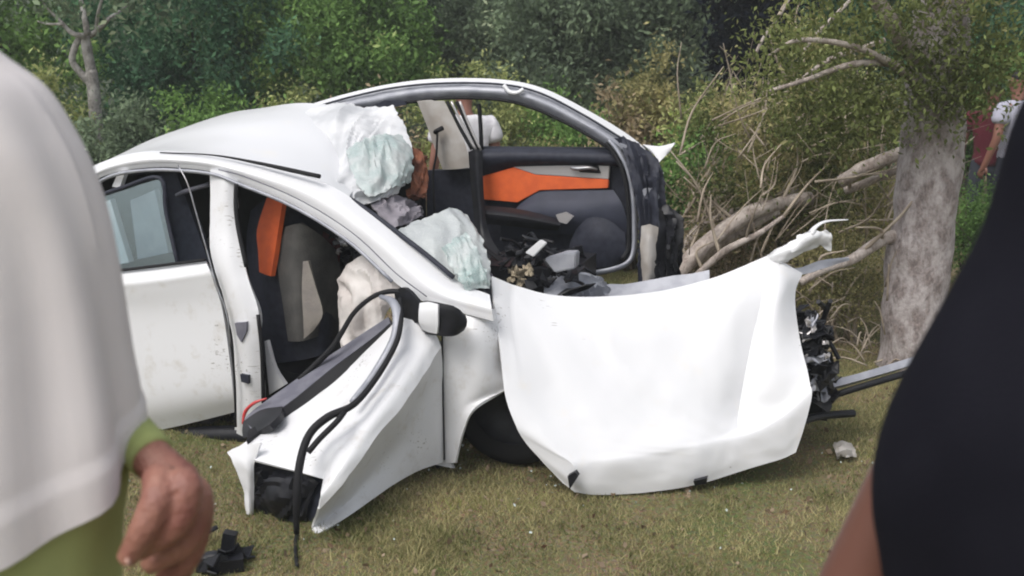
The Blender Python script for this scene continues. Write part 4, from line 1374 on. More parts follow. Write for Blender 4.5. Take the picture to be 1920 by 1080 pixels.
tube('pillar_strip', [(846, 190, 1.47), (868, 235, 1.47), (893, 282, 1.47)], 0.008, M['silver'], car)
tube('pillar_strip', [(856, 190, 1.48), (876, 235, 1.48), (898, 280, 1.48)], 0.01, M['rubber'], car)
tube('pillar_strip', [(862, 190, 1.47), (880, 235, 1.47), (902, 282, 1.47)], 0.007, M['silver'], car)
tube('pillar_strip', [(898, 195, 1.52), (901, 235, 1.52), (903, 280, 1.52)], 0.012, M['black'], car)
poly('rear_door_panel', [(800, 320, 1.52), (886, 316, 1.52), (900, 400, 1.52), (900, 470, 1.52), (800, 470, 1.52)], M['trim'], car, 0.06)
patch('pillar_lower', [
    [(878, 285, 1.42), (892, 280, 1.4), (905, 285, 1.42)],
    [(882, 340, 1.4), (894, 340, 1.37), (906, 340, 1.4)],
    [(888, 400, 1.36), (900, 400, 1.33), (910, 400, 1.36)],
    [(890, 440, 1.3), (905, 445, 1.27), (918, 440, 1.3)],
    [(912, 480, 1.15), (925, 485, 1.12), (940, 475, 1.15)],
    [(940, 505, 1.0), (952, 510, 0.98), (966, 500, 1.0)],
], M['black'], car, sub=4, thick=0.05)
tube('seat_belt', [(858, 405, 0.95), (885, 440, 0.92), (915, 470, 0.9), (955, 500, 0.9)], 0.02, M['rubber'], car, flat=0.4)

far_door = poly('far_door', [(886, 276, 1.56), (1150, 278, 1.56), (1180, 320, 1.56), (1192, 400, 1.56), (1190, 480, 1.56), (1170, 500, 1.56), (1080, 512, 1.56), (950, 512, 1.56), (895, 460, 1.56)], M['trim'], car, 0.08)
patch('door_top', [
    [(888, 279, 1.53), (960, 277, 1.53), (1060, 278, 1.53), (1148, 280, 1.53)],
    [(890, 290, 1.48), (960, 288, 1.48), (1060, 289, 1.48), (1152, 292, 1.48)],
    [(895, 308, 1.48), (960, 302, 1.48), (1060, 302, 1.48), (1158, 306, 1.48)],
    [(900, 330, 1.52), (962, 313, 1.52), (1060, 311, 1.52), (1160, 312, 1.52)],
], M['trim'], far_door, sub=4, thick=0.02)
poly('door_insert', [(900, 332, 1.52), (962, 314, 1.51), (1003, 328, 1.51), (1141, 337, 1.51), (1140, 353, 1.51), (1012, 357, 1.51), (970, 380, 1.51), (903, 374, 1.52)], M['orange'], far_door, 0.03, bevel=0.004)
poly('door_strip', [(962, 313, 1.515), (1143, 308, 1.515), (1141, 336, 1.515), (1003, 327, 1.515)], M['silver'], far_door, 0.03, bevel=0.003)
poly('handle_recess', [(1078, 313, 1.505), (1120, 310, 1.505), (1126, 325, 1.505), (1088, 323, 1.505)], M['rubber'], far_door, 0.02)
tube('door_handle', [(1070, 314, 1.50), (1082, 316, 1.49), (1105, 315, 1.485), (1120, 318, 1.5)], [0.008, 0.012, 0.011, 0.007], M['steel'], far_door)
patch('door_lower_trim', [
    [(975, 382, 1.52), (1012, 359, 1.52), (1080, 357, 1.52), (1150, 356, 1.52)],
    [(960, 400, 1.48), (1015, 385, 1.46), (1085, 385, 1.46), (1165, 380, 1.48)],
    [(940, 420, 1.48), (1015, 410, 1.45), (1085, 410, 1.45), (1175, 410, 1.48)],
    [(940, 450, 1.5), (1015, 440, 1.5), (1085, 440, 1.5), (1180, 440, 1.5)],
], mat('blue_grey_trim', (0.032, 0.036, 0.055), 0.6, spec=0.3, c2=(0.04, 0.044, 0.066), scale=10, bump=0.1, bscale=150), far_door, sub=5, thick=0.02)
patch('armrest', [
    [(905, 385, 1.45), (960, 390, 1.43), (1010, 400, 1.42), (1050, 412, 1.42)],
    [(905, 400, 1.38), (960, 406, 1.35), (1010, 414, 1.35), (1050, 422, 1.37)],
    [(910, 420, 1.40), (960, 424, 1.38), (1010, 430, 1.38), (1046, 432, 1.4)],
], M['black'], far_door, sub=4, thick=0.03)
poly('latch_plate', [(1042, 403, 1.38), (1060, 398, 1.38), (1075, 406, 1.38), (1062, 420, 1.38), (1048, 416, 1.38)], M['silver'], far_door, 0.02)
patch('speaker_bulge', [
    [(1080, 430, 1.46), (1105, 408, 1.445), (1140, 412, 1.44), (1172, 436, 1.45)],
    [(1068, 460, 1.44), (1105, 445, 1.415), (1140, 445, 1.41), (1174, 462, 1.44)],
    [(1070, 488, 1.44), (1105, 478, 1.42), (1140, 476, 1.415), (1172, 482, 1.44)],
    [(1085, 500, 1.47), (1105, 502, 1.44), (1140, 500, 1.43), (1165, 494, 1.46)],
], M['trim'], far_door, sub=6, thick=0.02)
tube('door_opening_flange', [(1142, 262, 1.44), (1160, 285, 1.43), (1178, 320, 1.42), (1188, 370, 1.41), (1190, 430, 1.4), (1188, 470, 1.38), (1178, 492, 1.35), (1150, 505, 1.3), (1100, 513, 1.25), (1050, 512, 1.2)], [0.014, 0.018, 0.02, 0.022, 0.022, 0.02, 0.02, 0.02, 0.02, 0.018], M['metal_grey'], car, flat=0.6)
tube('door_opening_seal', [(1136, 268, 1.44), (1152, 290, 1.43), (1168, 322, 1.42), (1177, 370, 1.41), (1179, 430, 1.4), (1177, 468, 1.38), (1166, 486, 1.35)], 0.012, M['rubber'], car)
patch('far_front_pillar', [
    [(1150, 258, 1.5), (1185, 265, 1.46), (1232, 300, 1.5)],
    [(1182, 310, 1.46), (1208, 320, 1.4), (1246, 345, 1.46)],
    [(1196, 380, 1.42), (1215, 385, 1.36), (1248, 400, 1.44)],
    [(1200, 450, 1.4), (1220, 455, 1.34), (1250, 460, 1.42)],
    [(1198, 530, 1.38), (1222, 535, 1.32), (1252, 530, 1.4)],
], M['trim'], car, sub=12, thick=0.03, crumple=0.006, cscale=30, seed=7, fold=(0.07, 5, 1.0, 0.25))
poly('pillar_bracket', [(1202, 355, 1.36), (1226, 350, 1.36), (1236, 372, 1.36), (1225, 378, 1.36), (1205, 376, 1.36)], M['metal_grey'], car, 0.03, bevel=0.004)
poly('pillar_bracket', [(1160, 268, 1.43), (1186, 275, 1.43), (1190, 296, 1.43), (1172, 290, 1.43)], M['metal_grey'], car, 0.02, bevel=0.004)
patch('torn_insulation', [
    [(1204, 424, 1.31), (1218, 421, 1.29), (1234, 426, 1.31)],
    [(1202, 470, 1.3), (1216, 472, 1.27), (1230, 470, 1.3)],
    [(1205, 515, 1.3), (1216, 515, 1.27), (1228, 512, 1.3)],
    [(1208, 542, 1.3), (1214, 545, 1.28), (1222, 540, 1.3)],
], M['pale_trim'], car, sub=5, thick=0.02, crumple=0.006, cscale=18)
patch('wheel_liner', [
    [(1234, 395, 1.4), (1252, 385, 1.38), (1268, 410, 1.42)],
    [(1232, 450, 1.36), (1254, 450, 1.34), (1278, 455, 1.4)],
    [(1230, 530, 1.34), (1250, 535, 1.32), (1270, 520, 1.4)],
], M['black'], car, sub=10, thick=0.02, crumple=0.008, cscale=28, seed=1, fold=(0.07, 4, 1.0, -0.4))
patch('far_wing_tip', [
    [(1205, 272, 1.6), (1235, 275, 1.62), (1266, 268, 1.66)],
    [(1222, 285, 1.58), (1240, 284, 1.6), (1262, 274, 1.64)],
    [(1236, 305, 1.56), (1244, 296, 1.58), (1252, 286, 1.62)],
], M['paint'], car, sub=4, thick=0.01, crumple=0.005)

# --- heap where the dashboard and engine were
mb = MB()
mb.box(S(1010, 520, 1.0), (0.5, 0.5, 0.2), car_rot())
for k in range(30):
    mb.shard(S(random.uniform(940, 1080), random.uniform(460, 545), random.uniform(0.6, 1.15)), (random.uniform(0.05, 0.2), random.uniform(0.03, 0.12), random.uniform(0.04, 0.14)))
for k in range(12):
    a, b = S(random.uniform(930, 1060), random.uniform(440, 530), random.uniform(0.6, 1.1)), S(random.uniform(960, 1130), random.uniform(470, 550), random.uniform(0.6, 1.1))
    mb.tube([a, a.lerp(b, 0.5) + Vector((0, 0, random.uniform(0.0, 0.1))), b], 0.008, seg=6, res=5)
mb.build('dashboard_wreckage', M['black'], car)
poly('white_bracket', [(984, 474, 0.5), (1012, 450, 0.5), (1024, 457, 0.5), (1000, 482, 0.5)], M['paint'], car, 0.03, bevel=0.004)
poly('heater_box', [(1020, 486, 0.55), (1058, 474, 0.55), (1080, 474, 0.55), (1078, 504, 0.55), (1040, 512, 0.55)], M['metal_grey'], car, 0.08, bevel=0.006)
patch('bulkhead_sheet', [
    [(1022, 524, 0.75), (1060, 516, 0.85), (1110, 520, 0.95), (1145, 545, 1.0)],
    [(1020, 540, 0.65), (1060, 534, 0.72), (1105, 536, 0.82), (1140, 552, 0.9)],
    [(1020, 560, 0.55), (1060, 562, 0.62), (1100, 562, 0.7), (1138, 562, 0.8)],
], M['metal_grey'], car, sub=9, thick=0.008, crumple=0.004, cscale=25, fold=(0.05, 4, 0.6, 1.0))
mb = MB()
for k in range(10):
    mb.shard(S(random.uniform(948, 995), random.uniform(500, 532), random.uniform(0.55, 0.7)), (random.uniform(0.03, 0.07), 0.04, 0.05), 0.015)
mb.build('foam_scraps', M['cream'], car)
mb = MB()
mb.box(S(1180, 640, 1.0), (0.75, 0.7, 0.4), car_rot(0, 0.1))
mb.box(S(1380, 640, 1.1), (0.4, 0.55, 0.35), car_rot(0, 0.1, 0.2))
mb.build('engine_block', M['black'], car)
patch('inner_wing', [[(1090, 540, 1.05), (1200, 530, 1.15), (1330, 510, 1.25)], [(1090, 600, 0.9), (1200, 600, 1.0), (1330, 580, 1.1)]], M['metal_grey'], car, sub=4, thick=0.02, crumple=0.015)
mb = MB()
for k in range(60):
    yy = random.uniform(575, 755)
    mb.shard(S(random.uniform(1490, 1525 + (yy - 575) * 0.25), yy, random.uniform(0.7, 1.0)), (random.uniform(0.05, 0.17), random.uniform(0.03, 0.1), random.uniform(0.04, 0.12)))
for k in range(12):
    a, b = S(random.uniform(1490, 1570), random.uniform(560, 740), random.uniform(0.7, 1.0)), S(random.uniform(1490, 1580), random.uniform(600, 760), random.uniform(0.7, 1.0))
    mb.tube([a, a.lerp(b, 0.5) + Vector((0.03, 0, 0.03)), b], 0.012, seg=6, res=5)
mb.build('radiator_wreckage', M['black'], car)
mb = MB()
for k in range(22):
    yy = random.uniform(590, 750)
    mb.shard(S(random.uniform(1495, 1530 + (yy - 575) * 0.25), yy, random.uniform(0.68, 0.8)), (random.uniform(0.04, 0.12), random.uniform(0.02, 0.06), random.uniform(0.04, 0.1)))
mb.build('fan_shroud', M['metal_grey'], car)
mb = MB()
for k in range(7):
    mb = MB()
    mb.shard(S(random.uniform(1500, 1550), random.uniform(590, 700), 0.68), (random.uniform(0.03, 0.07), 0.025, 0.03))
    mb.build('headlamp_shard', M['silver'], car)
bm_ = patch('bumper_beam', [
    [(1560, 712, 1.0), (1610, 700, 1.05), (1690, 676, 1.15), (1740, 660, 1.22)],
    [(1564, 726, 0.98), (1612, 713, 1.03), (1692, 690, 1.13), (1740, 676, 1.2)],
], M['metal_grey'], car, sub=4, thick=0.05)
tube('beam_lip', [(1552, 745, 0.98), (1612, 726, 1.03), (1692, 702, 1.13), (1740, 688, 1.2)], 0.018, M['black'], bm_)
mb = MB()
mb.box(S(1530, 745, 0.95), (0.12, 0.1, 0.2), car_rot())
mb.tube(SS((1500, 790, 0.7), (1540, 780, 0.85), (1600, 775, 1.0)), 0.02)
mb.build('bumper_mount', M['black'], car)

# ------------------------------------------------------------------ loose debris on the grass
def G(px, py, z=0.0):
    d = ray(px, py)
    return CAM + d * ((z - CAM.z) / d.z)


g = G(410, 1040)
deb = empty('plastic_debris', (g.x, g.y, 0), 'jagged black plastic piece lying on the grass below the broken door', 'debris')
mb = MB()
mb.tube([G(345, 1035, 0.02), G(375, 1005, 0.05), G(408, 988, 0.07)], [0.016, 0.02, 0.014], seg=6, res=4, flat=0.5)
mb.tube([G(350, 1050, 0.02), G(400, 1042, 0.05), G(440, 1045, 0.03)], [0.02, 0.03, 0.025], seg=6, res=4, flat=0.6)
mb.build('bent_strip', M['black'], deb, True)
mb = MB()
mb.box(G(428, 1025, 0.06), (0.05, 0.04, 0.12), Matrix.Rotation(0.2, 3, 'Y'))
mb.box(G(425, 1055, 0.03), (0.12, 0.08, 0.05), Matrix.Rotation(0.3, 3, 'Z'))
mb.shard(G(410, 1058, 0.03), (0.16, 0.1, 0.1))
mb.shard(G(440, 1040, 0.04), (0.14, 0.08, 0.12))
mb.shard(G(390, 1066, 0.02), (0.1, 0.12, 0.08))
mb.tube([G(436, 1046, 0.04), G(478, 1044, 0.02)], 0.006, seg=5, res=1)
mb.build('bracket', M['black'], deb)
g = G(1580, 842)
scr = empty('pale_scrap', (g.x, g.y, 0), 'small pale crumpled scrap on the grass right of the bonnet', 'debris')
patch('sheet', [[G(1562, 836, 0.02), G(1580, 830, 0.04), G(1598, 838, 0.02)], [G(1566, 846, 0.05), G(1582, 842, 0.06), G(1600, 848, 0.03)], [G(1570, 856, 0.01), G(1585, 854, 0.03), G(1602, 858, 0.01)]], M['pale_trim'], scr, sub=4, thick=0.004, crumple=0.012, cscale=30)
g = G(556, 1050)
st = link('rubber_strip', *tube_geo([G(556, 1000, 0.012), G(554, 1030, 0.014), G(557, 1062, 0.012)], 0.008, 6, 4), M['rubber'], None)
tag(st, 'short dark rubber strip end on the grass under the dangling door seal', 'debris')


# ------------------------------------------------------------------ people
def skin_mesh(nodes, edges, root, sub=2):
    """grow one continuous surface round a skeleton {name: (point, radius)}"""
    names = list(nodes)
    me = bpy.data.meshes.new('skeleton')
    me.from_pydata([tuple(nodes[n][0]) for n in names], [(names.index(a), names.index(b)) for a, b in edges], [])
    o = bpy.data.objects.new('skeleton', me)
    COL.objects.link(o)
    md = o.modifiers.new('skin', 'SKIN')
    md.branch_smoothing = 0.5
    md.use_smooth_shade = True
    for i, n in enumerate(names):
        r = nodes[n][1]
        sv = me.skin_vertices[0].data[i]
        sv.radius = r if isinstance(r, tuple) else (r, r)
        sv.use_root = (n == root)
    s = o.modifiers.new('sub', 'SUBSURF')
    s.levels = s.render_levels = sub
    dg = bpy.context.evaluated_depsgraph_get()
    dg.update()
    ev = o.evaluated_get(dg)
    m2 = bpy.data.meshes.new_from_object(ev, depsgraph=dg)
    vs = [Vector(v.co) for v in m2.vertices]
    fs = [tuple(p.vertices) for p in m2.polygons]
    bpy.data.objects.remove(o)
    return vs, fs


BODY_EDGES = [('pelvis', 'belly'), ('belly', 'chest'), ('chest', 'neck0'), ('neck0', 'neck'), ('neck', 'head0'), ('head0', 'head1'), ('head1', 'head2')]
for s_ in 'lr':
    BODY_EDGES += [('chest', 'sh' + s_), ('sh' + s_, 'el' + s_), ('el' + s_, 'wr' + s_), ('wr' + s_, 'pa' + s_), ('pelvis', 'hip' + s_), ('hip' + s_, 'kn' + s_), ('kn' + s_, 'an' + s_), ('an' + s_, 'to' + s_)]


def body_nodes(base, yaw, h=1.7, build=1.0, arms=None):
    """base: point between the feet; yaw: facing direction (0 = +y)"""
    k = h / 1.75
    rot = Matrix.Rotation(yaw, 3, 'Z')
    b = Vector(base)

    def p(x, y, z):
        return b + rot @ Vector((x * k, y * k, z * k))
    N = {
        'pelvis': (p(0, 0, 0.93), (0.155 * k * build, 0.115 * k)), 'belly': (p(0, 0.01, 1.12), (0.14 * k * build, 0.1 * k)), 'chest': (p(0, 0, 1.34), (0.165 * k * build, 0.11 * k)),
        'neck0': (p(0, 0, 1.47), 0.065 * k), 'neck': (p(0, 0.01, 1.52), 0.055 * k), 'head0': (p(0, 0.025, 1.58), 0.07 * k), 'head1': (p(0, 0.025, 1.66), 0.085 * k), 'head2': (p(0, 0.015, 1.71), 0.055 * k)}
    for s, q in (('l', -1), ('r', 1)):
        N['sh' + s] = (p(q * 0.19 * build, 0, 1.42), 0.06 * k)
        N['el' + s] = (p(q * 0.25 * build, -0.02, 1.13), 0.042 * k)
        N['wr' + s] = (p(q * 0.26 * build, 0.08, 0.88), 0.03 * k)
        N['pa' + s] = (p(q * 0.255 * build, 0.12, 0.80), (0.022 * k, 0.035 * k))
        N['hip' + s] = (p(q * 0.095, 0, 0.86), 0.09 * k)
        N['kn' + s] = (p(q * 0.1, 0.01, 0.49), 0.058 * k)
        N['an' + s] = (p(q * 0.1, -0.02, 0.09), 0.042 * k)
        N['to' + s] = (p(q * 0.12, 0.14, 0.035), 0.035 * k)
    if arms:
        for n, (pt, r) in arms.items():
            N[n] = (Vector(pt), r)
    return N, p, k


def sub_skin(N, names, grow, root):
    nn = {}
    for n in names:
        r = N[n][1]
        nn[n] = (N[n][0], tuple(x * 1.0 + grow for x in r) if isinstance(r, tuple) else r + grow)
    ed = [(a, b) for a, b in BODY_EDGES if a in nn and b in nn]
    return skin_mesh(nn, ed, root)


def finger_chains(wr, pa, side, k=1.0):
    """four short chains and a thumb rooted in the palm"""
    out = MB()
    d = (pa - wr).normalized()
    s = side.normalized()
    nrm = d.cross(s)
    for i, (off, L) in enumerate(((-0.026, 0.07), (-0.009, 0.08), (0.009, 0.075), (0.025, 0.058))):
        a = pa + s * off * k
        pts = [a - d * 0.02 * k, a + d * L * 0.4 * k, a + d * L * 0.75 * k + nrm * 0.015 * k, a + d * L * k * 0.9 + nrm * 0.035 * k]
        out.tube(pts, [0.009 * k, 0.009 * k, 0.008 * k, 0.006 * k], seg=8, res=3)
    a = wr.lerp(pa, 0.4) - s * 0.025 * k
    out.tube([a, a - s * 0.025 * k + d * 0.03 * k, a - s * 0.028 * k + d * 0.065 * k + nrm * 0.012 * k], [0.012 * k, 0.011 * k, 0.008 * k], seg=8, res=3)
    return out.v, out.f


def face_bits(p, k, root, hair=True):
    """ears, nose, eyes, hair cap"""
    mb = MB()
    mb.tube([p(0, 0.095, 1.655), p(0, 0.118, 1.635), p(0, 0.11, 1.62)], [0.008 * k, 0.014 * k, 0.01 * k], seg=8, res=3)
    for q in (-1, 1):
        mb.tube([p(q * 0.082, 0.015, 1.67), p(q * 0.092, 0.01, 1.645), p(q * 0.083, 0.02, 1.615)], [0.01 * k, 0.016 * k, 0.008 * k], seg=8, res=3)
    mb.tube([p(-0.022, 0.098, 1.588), p(0, 0.106, 1.588), p(0.022, 0.098, 1.588)], 0.007 * k, seg=8, res=3)
    return mb


def person(label, base, yaw, h, skin, shirt, trousers, group='onlookers in the background', build=1.0, long_sleeve=False, arms=None, hair_m='hair'):
    root = empty('person', base, label, 'person', group)
    N, p, k = body_nodes(base, yaw, h, build, arms)
    vs, fs = skin_mesh(N, BODY_EDGES, 'pelvis')
    mb = MB()
    mb.add(vs, fs)
    rot = Matrix.Rotation(yaw, 3, 'Z')
    for s, q in (('l', -1), ('r', 1)):
        mb.add(*finger_chains(N['wr' + s][0], N['pa' + s][0], rot @ Vector((0, 1, 0.2)), k))
    fb = face_bits(p, k, root)
    mb.add(fb.v, fb.f)
    mb.build('body', M[skin], root, True)
    # clothes grown on the same joints
    T = dict(N)
    T['ell'] = (N['shl'][0].lerp(N['ell'][0], 0.62), 0.058 * k)
    T['elr'] = (N['shr'][0].lerp(N['elr'][0], 0.62), 0.058 * k)
    T['pelvis'] = (N['pelvis'][0] - Vector((0, 0, 0.07 * k)), (0.17 * k * build, 0.125 * k))
    names = ['pelvis', 'belly', 'chest', 'neck0', 'shl', 'shr', 'ell', 'elr']
    if long_sleeve:
        T['ell'], T['elr'] = N['ell'], N['elr']
        names += ['wrl', 'wrr']
    v, f = sub_skin(T, names, 0.032 * k, 'belly')
    link('shirt', v, f, M[shirt], root)
    Lg = dict(N)
    v, f = sub_skin(Lg, ['belly', 'pelvis', 'hipl', 'hipr', 'knl', 'knr', 'anl', 'anr'], 0.012 * k, 'pelvis')
    link('trousers', v, f, M[trousers], root)
    for s in 'lr':
        a, t_ = N['an' + s][0], N['to' + s][0]
        v, f = tube_geo([a.lerp(t_, -0.25) + Vector((0, 0, -0.045 * k)), a.lerp(t_, 0.5) + Vector((0, 0, -0.012 * k)), t_ + Vector((0, 0, 0.002))], [0.045 * k, 0.05 * k, 0.035 * k], 10, 4, 0.8)
        link('shoe', v, f, M['shoe'], root)
    hd = {'a': (p(0, 0.0, 1.64), 0.084 * k), 'b': (p(0, 0.008, 1.7), 0.084 * k), 'c': (p(0, 0.0, 1.73), 0.058 * k)}
    v, f = skin_mesh(hd, [('a', 'b'), ('b', 'c')], 'a')
    link('hair', v, f, M[hair_m], root)
    for q in (-1, 1):
        v, f = tube_geo([p(q * 0.03, 0.098, 1.652), p(q * 0.03, 0.108, 1.652)], 0.009 * k, 8, 2)
        link('eye', v, f, M['eye'], root)
    return root


def stand(px, Y):
    b = at(px, 400, Y)
    return Vector((b.x, Y, 0))


person('person in a pale grey shirt standing at the right edge beyond the struck tree', stand(1888, 10.0), R(25), 1.74, 'skin_mid', 'shirt_grey', 'jeans')
person('person in a dark red top standing just right of the mottled trunk', stand(1842, 10.2), R(-30), 1.62, 'skin_dark', 'shirt_red', 'jeans')
person('person in white seen through the open far window of the wreck', stand(874, 8.0), R(20), 1.72, 'skin_mid', 'shirt_white', 'jeans')


def garment(name, rings, m, parent, seg=48, thick=0.004, fold=0.0, nfold=9, res=6, seed=0.0, band=None):
    """cloth lofted over rings (centre, half width along x, half depth along y, hem tilt)"""
    keys = [Vector((c[0], c[1], c[2])) for c, a, b, t in rings]
    dims = [Vector((a, b, t)) for c, a, b, t in rings]
    cs, ds = spline(keys, res), spline(dims, res)
    verts, faces = [], []
    n = len(cs)
    for i, (c, d) in enumerate(zip(cs, ds)):
        u = i / (n - 1)
        for k in range(seg):
            th = 2 * math.pi * k / seg
            f_ = fold * (0.25 + 0.75 * u) * (math.sin(nfold * th + 3 * noise.noise((th, u * 2, seed))) * 0.5 + 1.3 * noise.noise((math.cos(th) * 2.2, math.sin(th) * 2.2, u * 1.8 + seed)))
            if band and u > band:
                f_ += 0.004
            a, b = d.x + f_, d.y + f_
            verts.append(Vector((c.x + a * math.cos(th), c.y + b * math.sin(th), c.z + d.z * -math.sin(th))))
    N = len(verts)
    for i in range(n - 1):
        for k in range(seg):
            k2 = (k + 1) % seg
            faces.append((i * seg + k, (i + 1) * seg + k, (i + 1) * seg + k2, i * seg + k2))
    inner = []
    for i, (c, d) in enumerate(zip(cs, ds)):
        for k in range(seg):
            v = verts[i * seg + k]
            dv = Vector((v.x - c.x, v.y - c.y, 0))
            inner.append(v - dv.normalized() * thick)
    verts += inner
    faces += [tuple(N + q for q in reversed(f)) for f in faces[:]]
    for i in (0, n - 1):
        for k in range(seg):
            k2 = (k + 1) % seg
            a, b = i * seg + k, i * seg + k2
            faces.append((a, N + a, N + b, b))
    o = link(name, verts, faces, m, parent)
    return fix_normals(o)


def ring_at(px_c, px_edge, py, Y, b, tilt=0.0):
    c, e = at(px_c, py, Y), at(px_edge, py, Y)
    return ((c.x, c.y, c.z), abs(e.x - c.x), b, tilt)


def left_onlooker():
    Y = 1.30
    cx = at(-120, 500, Y).x
    base = Vector((cx, Y, ground_z(cx, Y)))
    root = empty('person', base, 'blurred onlooker in a white T-shirt over a yellow green top at the left edge', 'person')
    # right arm hangs in front of the hip, wrist bent, hand curled back
    wr, kn = at(292, 868, 1.30), at(356, 930, 1.27)
    arms = {'elr': (at(140, 690, 1.41), 0.02), 'shr': (at(0, 330, 1.34), 0.05), 'wrr': (wr, 0.03), 'par': (kn, (0.028, 0.036))}
    N, p, k = body_nodes(base, R(-20), 1.72, 1.0, arms)
    vs, fs = skin_mesh(N, BODY_EDGES, 'pelvis')
    mb = MB()
    mb.add(vs, fs)
    mb.add(*face_bits(p, k, root).__dict__.values())
    # fingers fold back from the knuckles, thumb along the near side
    for (x0, y0, x1, y1, x2, y2, Yd, r) in ((350, 915, 330, 985, 258, 1036, 1.215, 0.0165), (368, 930, 352, 1012, 275, 1062, 1.25, 0.017), (374, 948, 354, 1042, 300, 1090, 1.285, 0.016), (366, 962, 346, 1062, 308, 1112, 1.315, 0.014)):
        mb.tube([at(x0 - 20, y0 - 15, Yd + 0.01), at(x0, y0, Yd), at(x1, y1, Yd - 0.01), at(x2, y2, Yd)], [r * 1.1, r * 1.25, r * 1.08, r * 0.75], seg=12, res=5)
    mb.tube([at(300, 890, 1.235), at(300, 930, 1.205), at(272, 990, 1.19), at(236, 1052, 1.19)], [0.022, 0.023, 0.019, 0.013], seg=12, res=5)
    mb.add(*finger_chains(N['wrl'][0], N['pal'][0], Vector((0, 1, 0.2)), k))
    o = mb.build('body', M['skin_tan'], root, True)
    rm = o.modifiers.new('fuse', 'REMESH')
    rm.mode = 'VOXEL'
    rm.voxel_size = 0.0035
    rm.use_smooth_shade = True
    sm = o.modifiers.new('soft', 'SMOOTH')
    sm.iterations = 3
    n_ = link('nail', *tube_geo([at(238, 1046, 1.176), at(243, 1060, 1.174)], [0.006, 0.005], 8, 2, 0.5), M['nail'], o)
    garment('undershirt', [ring_at(-120, 150, 620, Y, 0.12), ring_at(-120, 215, 800, Y, 0.145), ring_at(-120, 232, 900, Y, 0.165), ring_at(-120, 226, 1000, Y, 0.175), ring_at(-120, 215, 1240, Y, 0.18, -0.02)], M['lime'], root, fold=0.006)
    v, f = tube_geo([at(40, 470, 1.37), at(150, 690, 1.40), at(215, 785, 1.36), at(284, 856, 1.305)], [0.05, 0.046, 0.034, 0.031], 16, 6, 1, 0.15)
    link('undershirt_sleeve', v, f, M['lime'], root)
    tee = garment('tshirt', [
        ring_at(-150, -90, 18, Y, 0.07), ring_at(-150, -20, 95, Y, 0.085), ring_at(-140, 65, 165, Y, 0.11), ring_at(-130, 118, 255, Y, 0.125),
        ring_at(-125, 152, 340, Y, 0.135), ring_at(-120, 180, 440, Y, 0.14), ring_at(-120, 205, 560, Y, 0.15), ring_at(-120, 226, 670, Y, 0.165, -0.02),
        ring_at(-120, 243, 760, Y, 0.18, -0.06), ring_at(-120, 252, 850, Y, 0.185, -0.098)], M['tee_white'], root, fold=0.014, nfold=8, res=8, seg=80, band=0.925, seed=1.7)
    Lg = dict(N)
    Lg['pelvis'] = (N['pelvis'][0] - Vector((0, -0.03, 0.05)), 0.10)
    v, f = sub_skin(Lg, ['pelvis', 'hipl', 'hipr', 'knl', 'knr', 'anl', 'anr'], 0.012, 'pelvis')
    link('trousers', v, f, M['jeans'], root)
    v, f = tube_geo([N['chest'][0].lerp(N['shl'][0], 0.75), N['shl'][0], N['shl'][0].lerp(N['ell'][0], 0.8)], [0.09, 0.088, 0.085], 20, 5, 1, 0.12)
    link('sleeve', v, f, M['tee_white'], tee)
    for s in 'lr':
        a, t_ = N['an' + s][0], N['to' + s][0]
        v, f = tube_geo([a.lerp(t_, -0.25) - Vector((0, 0, 0.045)), a.lerp(t_, 0.5) - Vector((0, 0, 0.012)), t_], [0.045, 0.05, 0.035], 10, 4, 0.8)
        link('shoe', v, f, M['shoe'], root)
    hd = {'a': (p(0, 0.0, 1.64), 0.084), 'b': (p(0, 0.008, 1.7), 0.084), 'c': (p(0, 0.0, 1.73), 0.058)}
    v, f = skin_mesh(hd, [('a', 'b'), ('b', 'c')], 'a')
    link('hair', v, f, M['hair'], root)


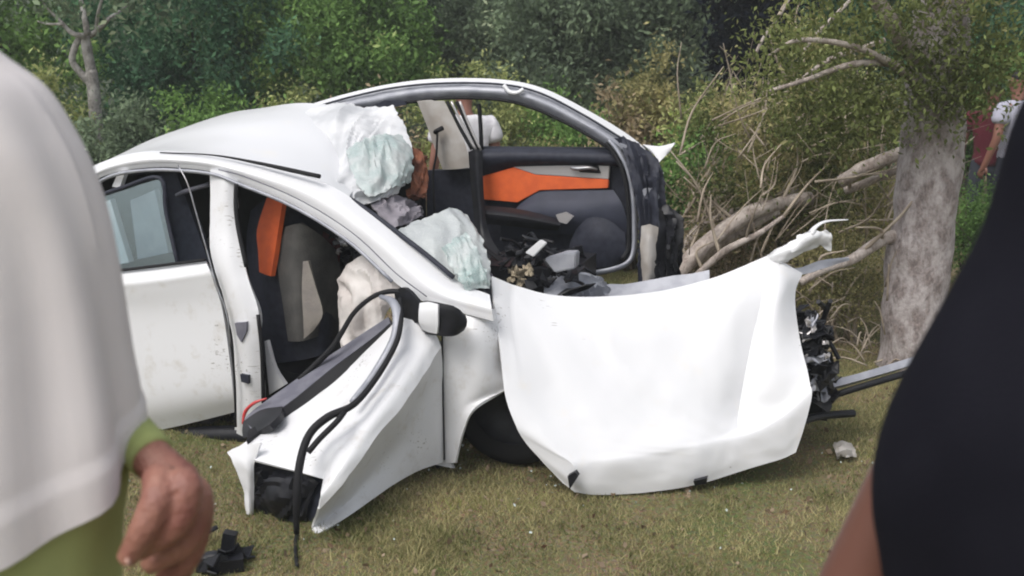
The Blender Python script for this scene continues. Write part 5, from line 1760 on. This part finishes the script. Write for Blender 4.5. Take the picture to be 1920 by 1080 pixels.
def right_onlooker():
    Y = 1.0
    C = 2190
    cx = at(C, 500, Y).x
    base = Vector((cx, Y, ground_z(cx, Y)))
    root = empty('person', base, 'dark blurred onlooker in a black T-shirt at the right edge', 'person')
    arms = {'shl': (at(2040, 360, 1.0), 0.05), 'ell': (at(1765, 800, 1.07), 0.05), 'wrl': (at(1565, 1180, 1.1), 0.044), 'pal': (at(1530, 1300, 1.1), (0.022, 0.036))}
    N, p, k = body_nodes(base, R(15), 1.74, 1.0, arms)
    vs, fs = skin_mesh(N, BODY_EDGES, 'pelvis')
    mb = MB()
    mb.add(vs, fs)
    mb.add(*face_bits(p, k, root).__dict__.values())
    for s in 'lr':
        mb.add(*finger_chains(N['wr' + s][0], N['pa' + s][0], Vector((0, 1, 0.2)), k))
    mb.build('body', M['skin_dark'], root, True)
    tee = garment('tshirt', [
        ring_at(C, 2110, -40, Y, 0.07), ring_at(C, 2000, 90, Y, 0.09), ring_at(C, 1915, 225, Y, 0.12), ring_at(C, 1858, 420, Y, 0.135), ring_at(C, 1792, 560, Y, 0.14),
        ring_at(C, 1733, 680, Y, 0.145), ring_at(C, 1690, 780, Y, 0.15), ring_at(C, 1664, 870, Y, 0.15), ring_at(C, 1656, 960, Y, 0.15), ring_at(C, 1668, 1060, Y, 0.15), ring_at(C, 1700, 1300, Y, 0.155, 0.02)], M['tee_black'], root, fold=0.013, nfold=7, seed=3, seg=72)
    v, f = sub_skin(dict(N), ['pelvis', 'hipl', 'hipr', 'knl', 'knr', 'anl', 'anr'], 0.012, 'pelvis')
    link('trousers', v, f, M['jeans'], root)
    v, f = tube_geo([N['chest'][0].lerp(N['shr'][0], 0.75), N['shr'][0], N['shr'][0].lerp(N['elr'][0], 0.8)], [0.09, 0.088, 0.085], 20, 5, 1, 0.12)
    link('sleeve', v, f, M['tee_black'], tee)
    for s in 'lr':
        a, t_ = N['an' + s][0], N['to' + s][0]
        v, f = tube_geo([a.lerp(t_, -0.25) - Vector((0, 0, 0.045)), a.lerp(t_, 0.5) - Vector((0, 0, 0.012)), t_], [0.045, 0.05, 0.035], 10, 4, 0.8)
        link('shoe', v, f, M['shoe'], root)
    hd = {'a': (p(0, 0.0, 1.64), 0.084), 'b': (p(0, 0.008, 1.7), 0.084), 'c': (p(0, 0.0, 1.73), 0.058)}
    v, f = skin_mesh(hd, [('a', 'b'), ('b', 'c')], 'a')
    link('hair', v, f, M['hair'], root)


left_onlooker()
right_onlooker()


# ------------------------------------------------------------------ thin haze, added to lift the dark tones of the wood
def haze():
    x0, x1, y0, y1, z0, z1 = -160, 160, -70, 260, -1.5, 13
    v = [(x, y, z) for x in (x0, x1) for y in (y0, y1) for z in (z0, z1)]
    f = [(0, 1, 3, 2), (4, 6, 7, 5), (0, 4, 5, 1), (2, 3, 7, 6), (0, 2, 6, 4), (1, 5, 7, 3)]
    m = bpy.data.materials.new('thin_haze')
    m.use_nodes = True
    t = m.node_tree
    t.nodes.remove(t.nodes['Principled BSDF'])
    pv = t.nodes.new('ShaderNodeVolumePrincipled')
    pv.inputs['Color'].default_value = (0.86, 0.9, 0.9, 1)
    pv.inputs['Density'].default_value = 0.0035
    t.links.new(pv.outputs[0], t.nodes['Material Output'].inputs['Volume'])
    link('haze', v, f, m, None, False, 'stuff')


haze()
